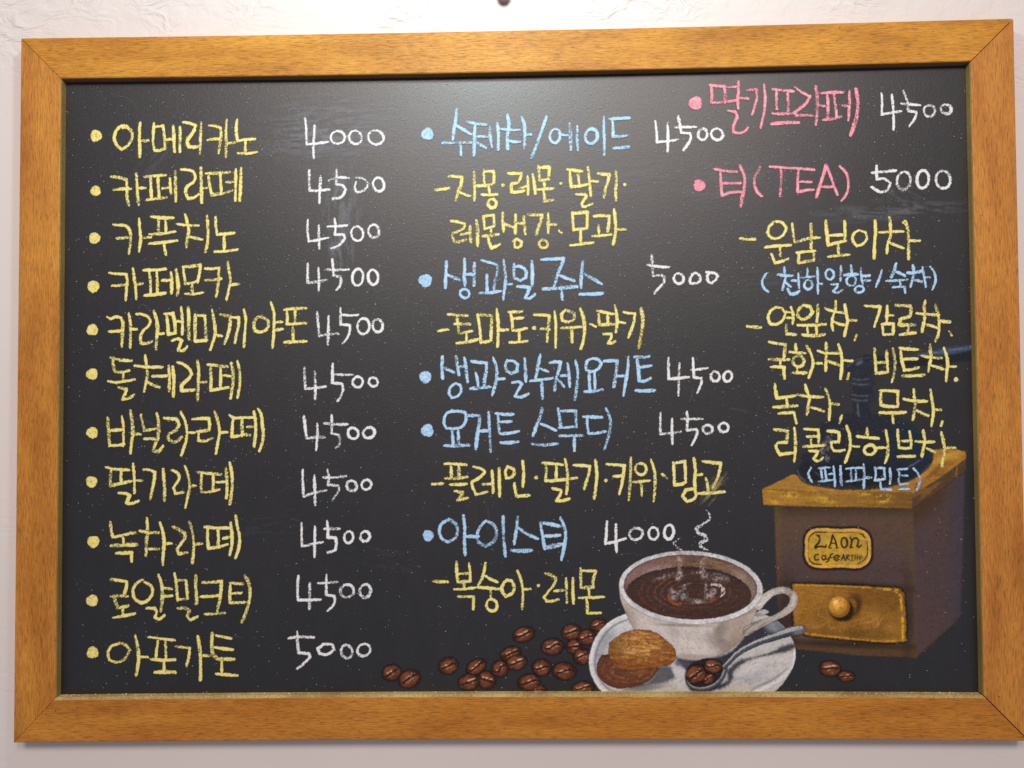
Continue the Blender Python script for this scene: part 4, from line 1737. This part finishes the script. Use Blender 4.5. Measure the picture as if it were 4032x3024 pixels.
857,788 930,792 1000,800
885,800 885,855 882,908 950,905 1095,888
955,805 952,900
1012,762 1028,850 1028,920 1022,995
928,958 985,970 985,985 955,1040 1000,1040 1040,1028
1070,802 1130,805 1180,810 1168,870 1140,960
1215,768 1225,850 1220,930 1208,1025
b 1285 905 12
1290,795 1350,800 1410,805 1402,870 1392,930 1375,995
1338,878 1400,872
1452,752 1452,840 1448,920 1440,1035
o 1520 828 38 38
1465,915 1520,912 1578,905
1522,915 1528,1005
1588,765 1612,850 1615,940 1605,1045
1660,862 1695,888
1738,785 1742,850 1745,935 1800,928 1820,915
1742,790 1815,775 1818,840 1820,910
1875,755 1885,830 1880,920 1885,960
1890,870 1928,865
1880,960 1820,968 1800,1010 1830,1045 1875,1030 1890,990 1875,960
1935,775 1990,785 2055,790 2045,850 2020,920 2000,960
1955,890 1965,930 1972,980
1905,992 1980,990 2082,980
@ 1640 1980 1.8433
= bullet b bullet
b 85 238 41
= heading b 아이스티
240,120 185,150 165,200 180,255 225,285 275,260 298,210 285,155 235,118
340,92 350,180 348,280 352,378
355,242 450,245
505,128 465,170 440,230 450,285 500,312 555,285 582,220 560,160 510,132
628,95 630,190 635,290 645,388
735,102 728,170 720,230 708,300
742,185 800,225 880,262
690,345 770,350 842,345 w28
900,142 970,155 1042,170 w26
900,155 915,240 930,335
925,240 980,240 1040,235 w26
930,325 990,315 1055,300 w34
1045,108 1075,180 1082,240 1070,330 1052,412
= price w 4000
1383,135 1378,210 1372,295 1430,285 1520,258
1448,155 1447,250 1452,358
o 1593 225 48 42
o 1720 222 36 42
o 1832 212 35 50
= ingredients y - 복숭아 레몬
120,568 175,572 228,572
290,430 292,500 300,575
380,440 388,500 390,568
300,515 385,512
302,578 390,568
345,580 350,625
275,628 350,625 430,615
302,680 360,680 415,682 412,772
500,435 490,500 470,560 442,612
498,530 540,555 588,575
440,612 520,618 600,625
538,630 538,680
o 546 742 40 42
660,555 628,590 620,640 650,678 695,655 708,610 690,565 650,560
732,492 762,570 772,640 770,710 768,770
775,630 828,625
b 885 600 12
930,512 970,520 1012,545 1000,590 960,640 925,685 945,715 990,712 1032,700
998,640 1085,632
1085,548 1090,640 1092,725
1135,545 1135,640 1140,730
1190,468 1192,550 1195,612
1195,492 1300,495 1285,550 1280,612
1195,615 1285,612
1248,620 1255,672
1175,690 1260,688 1362,682
1235,700 1240,750 1240,800 1285,800 1338,798
@ 2540 300 1.7556
= bullet p bullet
b 348 187 47
= heading p 딸기프라페
448,62 500,68 550,70
455,68 462,130 458,185 540,180 640,165
548,70 552,120 552,180
552,75 640,75
645,32 645,100 640,160 645,225
655,150 710,155
575,240 620,245 635,275 610,350 610,385 650,395 690,380 712,355
705,98 770,92 772,150 760,200 738,268
822,58 830,150 825,230 812,300 797,358
882,90 950,98 1028,105
908,105 908,165 912,228
985,108 988,170 988,245
880,258 950,262 1025,258 w20
872,330 960,322 1060,320 w24
1035,75 1090,115 1140,140 1110,190 1035,250 1045,272 1105,270 1165,272
1180,68 1190,150 1190,240 1180,335
1195,200 1245,208
1212,118 1290,112 1372,112
1258,125 1265,200 1262,285
1305,125 1315,200 1325,285
1228,302 1290,295 1355,278 w22
1365,205 1410,205
1412,100 1412,200 1405,305
1458,85 1470,180 1460,290 1420,408 w26
= price w 4500
1635,118 1638,190 1635,265 1700,252 1775,242
1705,130 1715,220 1718,370
1785,100 1810,170 1820,240 1875,250 1865,290 1825,348
1770,188 1830,195 1900,200
o 1965 240 40 38
o 2080 228 36 32
= price w 4500
72,310 78,380 82,455 150,450 230,438
155,325 158,420 155,520
228,275 240,330 250,390 310,395 318,420 295,470 265,512
205,355 280,352 352,350
o 398 402 30 40
o 497 402 40 40
= bullet p bullet
b 375 755 42
= heading p 티(TEA)
480,642 550,655 632,660
520,660 525,740 532,825 590,805 670,800
520,740 660,740
655,618 685,690 685,780 670,840 662,900 w22
795,630 765,680 755,740 775,800 808,830
862,625 960,632 1060,638 1170,648
940,640 940,730 932,830
1060,645 1055,720 1055,800 1110,790 1165,785
1070,730 1150,732
1250,615 1230,690 1200,780 1185,835 w24
1255,620 1285,700 1310,770 1330,820
1215,765 1310,765
1345,622 1390,670 1405,740 1395,810 1358,862
= price w 5000
1600,618 1600,670 1602,715 1650,708 1695,740 1670,790 1625,800 1565,765
1568,668 1650,660 1735,652
o 1788 722 48 60
o 1920 712 42 60
o 2060 715 52 58
@ 2540 980 6.506
= price w 5000
165,150 180,280 185,420 195,560 200,690 300,680 440,680 505,730 490,830 400,960 300,1060 240,1140 w68
60,410 200,430 400,460 630,470 w68
o 860 760 135 125 w68
1250,630 1160,740 1155,880 1290,885 1400,830 1420,740 1370,660 1300,615 1200,640 w68
1570,595 1700,610 1820,640 1860,700 1800,800 1710,870 1630,850 1590,770 1600,680 1650,620 w68
@ 2880 830 2.3532
= tea y - 운남보이차
80,255 145,265 220,262
400,100 350,150 335,210 370,250 430,255 490,210 510,160 470,110 405,98
312,338 430,325 550,318
450,345 452,420
372,400 385,440 400,485 460,470 525,445
562,118 570,200 585,292 650,275 720,255 820,248
735,120 740,220 738,350
605,388 690,378 772,372
625,395 622,440 620,482 690,472 765,455
762,375 765,460
875,92 880,180 890,250 895,318 970,298 1060,278
1048,95 1052,180 1055,275
905,228 1050,222 w30
988,305 992,400
898,425 990,415 1092,405
1185,180 1135,210 1122,270 1160,325 1215,310 1255,250 1240,200 1180,180
1330,90 1335,200 1325,320 1322,440
1465,60 1472,130 1475,190
1368,200 1480,195 1592,190
1478,200 1470,250 1450,300 1440,395
1465,295 1525,320 1595,345
1592,108 1608,95 1630,150 1640,250 1642,350 1642,450
1650,275 1745,278
= tea b (천하일향/숙차)
325,580 290,630 285,680 310,725 340,750 w22
490,525 492,570 500,600
425,592 500,600 575,602
505,605 490,660 472,735 w22
495,655 525,685 550,705
560,648 625,645
618,578 622,640 628,715 w22
520,722 545,772 590,768 628,745
705,530 700,600 w22
645,620 710,612 775,605 w22
o 712 685 35 45 w22
795,530 800,620 800,765 w22
808,675 840,678
o 910 590 40 45 w22
1012,510 1015,580 1008,650
925,682 985,680 985,695 940,745 975,760 1030,732 w22
1110,508 1115,575
1045,595 1110,590 1170,588
o 1110 648 45 45 w22
1200,530 1205,620 1218,700 w22
1215,605 1278,600
1220,648 1285,645
o 1185 728 42 30 w22
1395,548 1375,610 1338,710 w22
1525,490 1508,550 1482,612
1525,565 1565,580 1605,602
1430,652 1540,645 1632,638 w22
1562,650 1565,700
1495,708 1550,705 1605,705 1610,760 w22
1682,505 1692,570
1630,575 1700,572 1760,560
1695,580 1675,640 1660,705
1690,638 1760,655
1770,520 1785,610 1802,705 w22
1795,618 1835,618
1840,518 1880,570 1892,630 1880,690 1862,730 w22
= tea y - 연잎차,
145,1070 210,1078 270,1080
410,895 360,930 340,1000 360,1050 420,1050 480,1010 498,950 465,905 405,895
508,935 555,940
510,990 565,992
550,888 570,950 575,1000 565,1050
508,1055 508,1100 510,1142 555,1142 598,1150
665,875 620,920 615,980 660,1010 715,985 752,940 730,890 670,875
800,870 800,950 792,1030
608,1060 740,1060 875,1052
705,1075 705,1145
785,1070 790,1140
655,1148 760,1158 865,1145
965,838 965,890 960,930
868,905 920,925 1040,948
955,935 935,1000 930,1050 942,1105
945,1025 985,1045 1050,1060
1050,868 1065,950 1075,1020 1062,1090 1048,1160
1080,1015 1158,1018
1160,1150 1142,1200
= tea y 감로차.
1235,880 1310,885 1380,888 1365,950 1345,1010 1325,1072
1445,882 1440,960 1438,1030
1450,970 1500,970
1395,1052 1500,1045 1500,1100 1500,1140
1400,1050 1402,1100 1408,1148 1500,1142
1520,875 1590,878 1658,880 1665,930 1650,980 1565,1005 1555,1060 1630,1058 1702,1055
1640,1065 1635,1130
1560,1148 1640,1138 1705,1130
1795,835 1785,890 1795,960 1785,1020 1765,1120
1715,950 1820,960 1925,965
1790,1050 1850,1065 1915,1088
1890,870 1915,960 1925,1050 1920,1130 1890,1212
1940,1022 2020,1030 w36
2018,1115 2040,1155
@ 2980 1330 2.6333
= tea y 국화차,
128,45 210,60 295,70 290,130 280,215
120,222 230,228 335,225
242,235 245,300
148,302 220,302 280,305 280,360 288,425
402,62 408,150
332,148 420,155 505,160
o 432 242 60 55
415,295 420,350
375,362 450,365 520,362
515,85 550,140 578,220 580,290 560,350 540,415
590,262 672,268
718,55 722,140 715,240 715,340
630,132 700,160 780,162 880,160
730,240 800,265 870,290
845,68 875,160 882,260 868,425
890,235 990,240
955,370 940,425
= tea y 비트차.
1220,112 1225,200 1230,290 1238,370 1300,362 1360,355
1345,130 1350,240 1358,350
1240,258 1350,252
1410,108 1430,220 1430,330 1400,462
1478,105 1570,118 1670,122 w34
1490,130 1500,220 1530,335 1600,330 1680,308
1510,222 1670,218
1510,395 1620,395 1740,385
1798,68 1800,140 1810,190
1705,185 1810,205 1920,210
1805,215 1790,280 1780,345
1810,285 1870,305 1935,325
1938,105 1965,180 1980,260 1968,360 1962,450
1980,300 2065,298
b 2065 432 24
= tea y 녹차,
185,480 195,560 210,625 300,615 400,600
308,630 315,700
170,720 300,715 420,705
225,785 310,778 385,775 395,830 412,885
502,485 515,540 535,590
418,590 550,610 688,615
550,620 535,700 518,800
560,720 630,740 700,765
710,530 745,610 755,690 750,855
765,685 845,690
880,805 868,850 855,885
= tea y 무차,
1275,545 1370,550 1465,555 1460,630 1465,715
1285,550 1285,630 1288,700 1370,712 1465,715
1275,775 1400,780 1540,772
1405,785 1415,885
1628,535 1630,600 1640,650
1520,635 1640,655 1765,660
1645,665 1635,750 1618,855
1660,755 1720,785 1778,808
1800,540 1815,640 1830,740 1812,918
1845,745 1912,748
1925,865 1910,912
= tea y 리콜라허브차
180,952 250,958 318,965 315,1020 310,1085
220,1088 262,1085 310,1088
215,1088 198,1120 220,1180 240,1210 320,1198 398,1190
388,932 398,1030 402,1130 388,1280
490,945 565,950 635,955 640,1010 640,1095
520,1025 635,1020
562,1058 562,1110
478,1128 590,1122 700,1118
540,1172 630,1178 620,1210 590,1250 620,1280 660,1270 685,1240
728,965 800,972 850,980 855,1040 850,1085
770,1082 850,1078
772,1085 775,1130 800,1172 860,1172 910,1162
930,915 960,1000 970,1090 960,1170 915,1295
985,1125 1058,1128
1140,935 1148,1020
1035,1022 1150,1035 1265,1045
o 1172 1162 58 50
1230,1140 1345,1140
1340,960 1355,1060 1360,1150 1355,1220 1328,1298
1460,950 1465,1050 1475,1140 1540,1148 1600,1140
1582,970 1598,1050 1600,1130
1480,1072 1590,1068
1462,1232 1550,1230 1640,1228
1725,955 1735,1020 1745,1070
1645,1072 1740,1082 1838,1078
1745,1085 1725,1150 1712,1235
1760,1145 1800,1165 1848,1188
1912,980 1935,1080 1945,1180 1930,1260 1918,1335
1955,1140 2055,1140
= tea b (페파민트)
562,1348 535,1400 545,1450 575,1500 w24
635,1355 700,1348 760,1345 w24
665,1360 678,1470 w24
705,1355 722,1470 w24
640,1490 720,1480 790,1475 w24
735,1415 800,1408 w24
795,1332 805,1430 812,1540 w24
868,1330 870,1430 878,1528 w30
928,1358 1010,1350 1100,1348 w24
975,1362 982,1470 w24
1025,1360 1030,1470 w24
928,1490 1020,1480 1110,1465 w24
1105,1312 1115,1430 1108,1560 w26
1120,1450 1185,1450
1225,1345 1235,1410 1225,1478 1280,1470 1330,1462 w24
1230,1350 1320,1350 1322,1400 1330,1460 w24
1382,1355 1385,1430 1380,1510 w28
1280,1498 1290,1570 1340,1572 1392,1575 w24
1455,1365 1510,1362 1560,1358 w24
1470,1375 1478,1430 1470,1500 1485,1520 1570,1515 w24
1480,1425 1565,1430 w24
1468,1572 1585,1568 w24
1625,1355 1680,1420 1692,1490 1655,1580 w24
@ 3100 2050 5.821
= plaque_lettering k LAON cofe ARTHOF
680,330 740,380 750,440 710,520 640,590 640,625 720,590 800,590 880,605 890,560 w42
680,330 750,340 w34
1040,325 1015,450 960,620 w42
1040,325 1100,450 1140,620 w42
1010,520 1110,515 w34
945,622 1015,622 w28
1110,628 1180,622 w28
o 1308 500 68 118 w42
1445,375 1480,450 1470,540 1445,615 w44
1425,620 1510,610 w34
1480,470 1530,400 1590,395 1635,440 1620,520 1600,580 1640,605 1700,560 w40
720,770 650,780 620,840 640,900 720,895 w34
o 835 845 42 48 w30
880,780 880,870 930,890 w28
1050,755 1000,770 970,850 950,920 890,955 w30
930,860 1060,830 w26
1070,860 1150,850 1200,810 1150,785 1080,820 1075,880 1120,910 1190,885 w32
1290,765 1270,830 1235,915 w26
1290,765 1310,840 1330,915 w26
1250,860 1330,855 w20
1365,775 1355,910 w24
1370,780 1420,790 1370,840 1430,900 w24
1455,785 1520,790 w20
1490,785 1480,905 w24
1455,912 1520,910 w20
1560,785 1550,900 w22
1610,780 1605,910 w22
1555,850 1610,845 w18
1640,860 1660,800 1685,860 1660,890 1640,860 w20
1710,785 1708,870 w18
1710,800 1725,830 w16
490,480 500,390 560,320 640,265 760,260 900,270 w24
1660,300 1720,310 1770,390 w28
1820,480 1845,640 1840,760 1800,850 1720,930 1600,985 w18
490,850 520,920 600,980 790,1000 w26
900,265 1100,270 1500,275 1640,285 w10
"""

# ------------------------------------------------------------------ the handwriting
CHALKC = {'y': ((0.90, 0.75, 0.19), (0.93, 0.83, 0.36)), 'w': ((0.84, 0.82, 0.82), (0.90, 0.88, 0.88)),
          'b': ((0.40, 0.64, 0.90), (0.56, 0.76, 0.95)), 'p': ((0.90, 0.28, 0.36), (0.95, 0.46, 0.50)),
          'k': ((0.035, 0.025, 0.018), (0.07, 0.045, 0.03))}
CNAME = {'y': 'yellow', 'w': 'white', 'b': 'pale blue', 'p': 'pink', 'k': 'dark'}


def parse(txt):
    blocks, cur = [], None
    ox = oy = 0.0
    sc = 1.0
    for ln in txt.strip().splitlines():
        t = ln.split()
        if not t:
            continue
        if t[0] == '@':
            ox, oy, sc = map(float, t[1:4])
        elif t[0] == '=':
            cur = dict(kind=t[1], col=t[2], text=' '.join(t[3:]), st=[])
            blocks.append(cur)
        elif t[0] == 'b':
            cx, cy, r = map(float, t[1:4])
            cur['st'].append(('b', ox + cx / sc, oy + cy / sc, r / sc))
        elif t[0] == 'o':
            cx, cy, rx, ry = map(float, t[1:5])
            wd = float(t[5][1:]) / sc if len(t) > 5 else None
            a = np.linspace(-2.0, -2.0 - 2 * PI - 0.25, 26)
            k = 1 + 0.05 * np.sin(2 * a + cx)
            P = np.stack([ox + (cx + rx * k * np.cos(a)) / sc, oy + (cy + ry * k * np.sin(a)) / sc], 1)
            cur['st'].append(('l', P, wd))
        else:
            wd = None
            if t[-1][0] == 'w':
                wd = float(t[-1][1:]) / sc
                t = t[:-1]
            P = np.array([[float(v) for v in s.split(',')] for s in t])
            P = P / sc + np.array([ox, oy])
            cur['st'].append(('l', curve(P), wd))
    return blocks


def write(bl, k):
    rs = np.random.RandomState(100 + k)
    base_w = {'y': 11.6, 'w': 10.0, 'b': 12.0, 'p': 11.2, 'k': 5}[bl['col']]
    fine = bl['col'] == 'k'
    xs, ys = [], []
    for s in bl['st']:
        if s[0] == 'b':
            xs += [s[1] - s[3], s[1] + s[3]]
            ys += [s[2] - s[3], s[2] + s[3]]
        else:
            xs += [s[1][:, 0].min(), s[1][:, 0].max()]
            ys += [s[1][:, 1].min(), s[1][:, 1].max()]
    x0, x1, y0, y1 = min(xs) - 14, max(xs) + 14, min(ys) - 14, max(ys) + 14
    light, pale = np.array(CHALKC[bl['col']])

    def fn(X, Y):
        A = np.zeros(X.shape)
        grain = 0.55 * vnoise(X, Y, 2.6, 5) + 0.45 * vnoise(X, Y, 5.0, 9)
        edge = vnoise(X, Y, 4.5, 21) - .5
        for s in bl['st']:
            if s[0] == 'b':
                r = s[3]
                ang = np.arctan2(Y - s[2], X - s[1])
                d = np.hypot(X - s[1], Y - s[2]) / r
                rag = 1 + 0.10 * np.sin(3 * ang + s[1]) * .6 + 0.16 * edge
                cov = 1 - sst(rag - .10, rag + .02, d)
                A = np.maximum(A, cov * (1 - .45 * sst(.60, .72, grain)))
                continue
            P = s[1]
            hw = (s[2] or base_w * rs.uniform(.88, 1.14)) / 2
            pres = rs.uniform(0.56, 0.90)
            if fine:
                pres = .95
            jx0 = max(int((P[:, 0].min() - 14 - x0) / CELL), 0)
            jx1 = int((P[:, 0].max() + 14 - x0) / CELL) + 2
            jy0 = max(int((P[:, 1].min() - 14 - y0) / CELL), 0)
            jy1 = int((P[:, 1].max() + 14 - y0) / CELL) + 2
            sl = (slice(jy0, jy1), slice(jx0, jx1))
            n = len(P)
            L_ = np.hypot(*np.diff(P, axis=0).T).sum()
            u = np.linspace(0, 1, n)
            wv = hw * (1 - 0.26 * np.exp(-u * L_ / 9) - 0.20 * np.exp(-(1 - u) * L_ / 7)) * (1 + .10 * np.sin(u * 7 + rs.rand() * 6))
            d, arc = dline(X[sl], Y[sl], P, wv)
            d = d + edge[sl] * (1.0 if fine else 3.2)
            cov = 1 - sst(-1.4, 1.1, d)
            pl = pres + .12 * np.sin(arc * 5 + rs.rand() * 6)
            hole = sst(pl - .10, pl + .06, grain[sl] + 0.10 * sst(-3.5, 0.5, d))
            A[sl] = np.maximum(A[sl], cov * (1 - .76 * hole))
        t = sst(.35, .75, vnoise(X, Y, 7.0, 31) * .6 + grain * .4)[..., None]
        rgb = light * (1 - t) + pale * t
        return rgb, A
    names = {'bullet': 'bullet', 'word': 'item_name', 'price': 'price', 'heading': 'item_name', 'ingredients': 'item_variants',
             'tea': 'tea_names', 'plaque_lettering': 'plaque_lettering'}
    if bl['kind'] == 'bullet':
        lab = '%s chalk dot' % CNAME[bl['col']]
    else:
        lab = '%s %s reading %s' % (CNAME[bl['col']], 'paint' if fine else 'chalk writing', bl['text'])
    return names[bl['kind']], x0, y0, x1, y1, fn, lab


CELL = 2.0
for k, bl in enumerate(parse(TEXT)):
    name, x0, y0, x1, y1, fn, lab = write(bl, k)
    fine = bl['col'] == 'k'
    CELL = 1.6 if fine else 2.0
    sheet(name, x0, y0, x1, y1, CELL, fn, 0.00075 + (k % 5) * 0.00003, grinder if fine else board, CHALK, lab, thr=.06)

# chalk crumbs lying on the bottom ledge of the frame
import bmesh
rs = np.random.RandomState(21)
cm = {}
for key, cc in (('y', (0.85, 0.68, 0.12)), ('b', (0.45, 0.6, 0.85)), ('w', (0.8, 0.78, 0.76))):
    a_, _, p_, _, _, _ = mat('crumb_' + key)
    p_.inputs['Base Color'].default_value = (*cc, 1)
    p_.inputs['Roughness'].default_value = .9
    cm[key] = a_
bm = bmesh.new()
zl = INN[3][1]
for k in range(150):
    u = rs.rand() ** 1.4
    if k in (0, 1, 2):
        x = at(3395 + 10 * k, 2745)[0]
    else:
        x = INN[3][0] + .006 + u * (INN[2][0] - INN[3][0] - .012)
    uu = (x - INN[3][0]) / (INN[2][0] - INN[3][0])
    z0 = INN[3][1] * (1 - uu) + INN[2][1] * uu + 0.0026 * (1 - (2 * uu - 1) ** 2)
    r = rs.uniform(.0003, .0008) * (1.3 if k < 3 else 1)
    y = rs.uniform(.0035, SURF - .001)
    mtx = Matrix.Translation((x, y, z0 + r * .5)) @ Matrix.Rotation(rs.rand() * 3, 4, 'Z') @ Matrix.Diagonal((r * rs.uniform(.8, 2), r, r * .7, 1))
    f0 = len(bm.faces)
    bmesh.ops.create_icosphere(bm, subdivisions=1, radius=1, matrix=mtx)
    bm.faces.ensure_lookup_table()
    mi = 0 if (k < 90) else (2 if k % 5 else 1)
    for f in bm.faces[f0:]:
        f.material_index = mi
me = bpy.data.meshes.new('chalk_crumbs')
bm.to_mesh(me)
bm.free()
o = link('chalk_crumbs', me, [cm['y'], cm['b'], cm['w']])
o['kind'] = 'stuff'
o['label'] = 'tiny yellow and white chalk crumbs lying on the lower inner ledge of the frame'
o['category'] = 'chalk crumbs'

# the rounded lower end of a lamp that hangs in front of the wall above the board
LX, LY = float(at(1984, 0, -0.56)[0]), -0.56
LZ = float(at(1984, 24, -0.56)[2])
lamp = bpy.data.objects.new('hanging_pull_cord', None)
COL.objects.link(lamp)
lamp.location = (LX, LY, LZ)
lamp['label'] = 'blurred mauve brown rounded tip hanging in front of the wall above the top rail'
lamp['category'] = 'pull cord'


def lathe(name, prof, m, seg=40):
    vs, fs = [], []
    for r, z in prof:
        for k in range(seg):
            a = 2 * PI * k / seg
            vs.append((r * math.cos(a), r * math.sin(a), z))
    for i in range(len(prof) - 1):
        for k in range(seg):
            k2 = (k + 1) % seg
            fs.append((i * seg + k, i * seg + k2, (i + 1) * seg + k2, (i + 1) * seg + k))
    me = bpy.data.meshes.new(name)
    me.from_pydata(vs, [], fs)
    me.polygons.foreach_set('use_smooth', [True] * len(fs))
    me.update()
    return link(name, me, [m], lamp)


lm, lnt, lp, lo_, lN, lL = mat('lamp_wood')
tc = lN('TexCoord')
nn = lN('TexNoise', i_Scale=60.0, i_Detail=2.0)
lL(tc.outputs['Object'], nn.inputs['Vector'])
rr = ramp(lN, [(0.3, (0.34, 0.22, 0.20)), (0.7, (0.44, 0.30, 0.27))])
lL(nn.outputs['Fac'], rr.inputs[0])
lL(rr.outputs[0], lp.inputs['Base Color'])
lp.inputs['Roughness'].default_value = .6
R0 = .0033
prof = [(R0 * math.sin(t), R0 - R0 * math.cos(t)) for t in np.linspace(0.02, PI / 2, 10)] + [(R0 * 1.05, .010), (R0 * .8, .018), (R0 * .4, .022)]
lathe('knob', prof, lm)
lathe('cord', [(.0009, .021), (.0009, .45)], lm, 20)

print('tris', sum(len(o.data.polygons) * 2 for o in bpy.data.objects if o.type == 'MESH'))
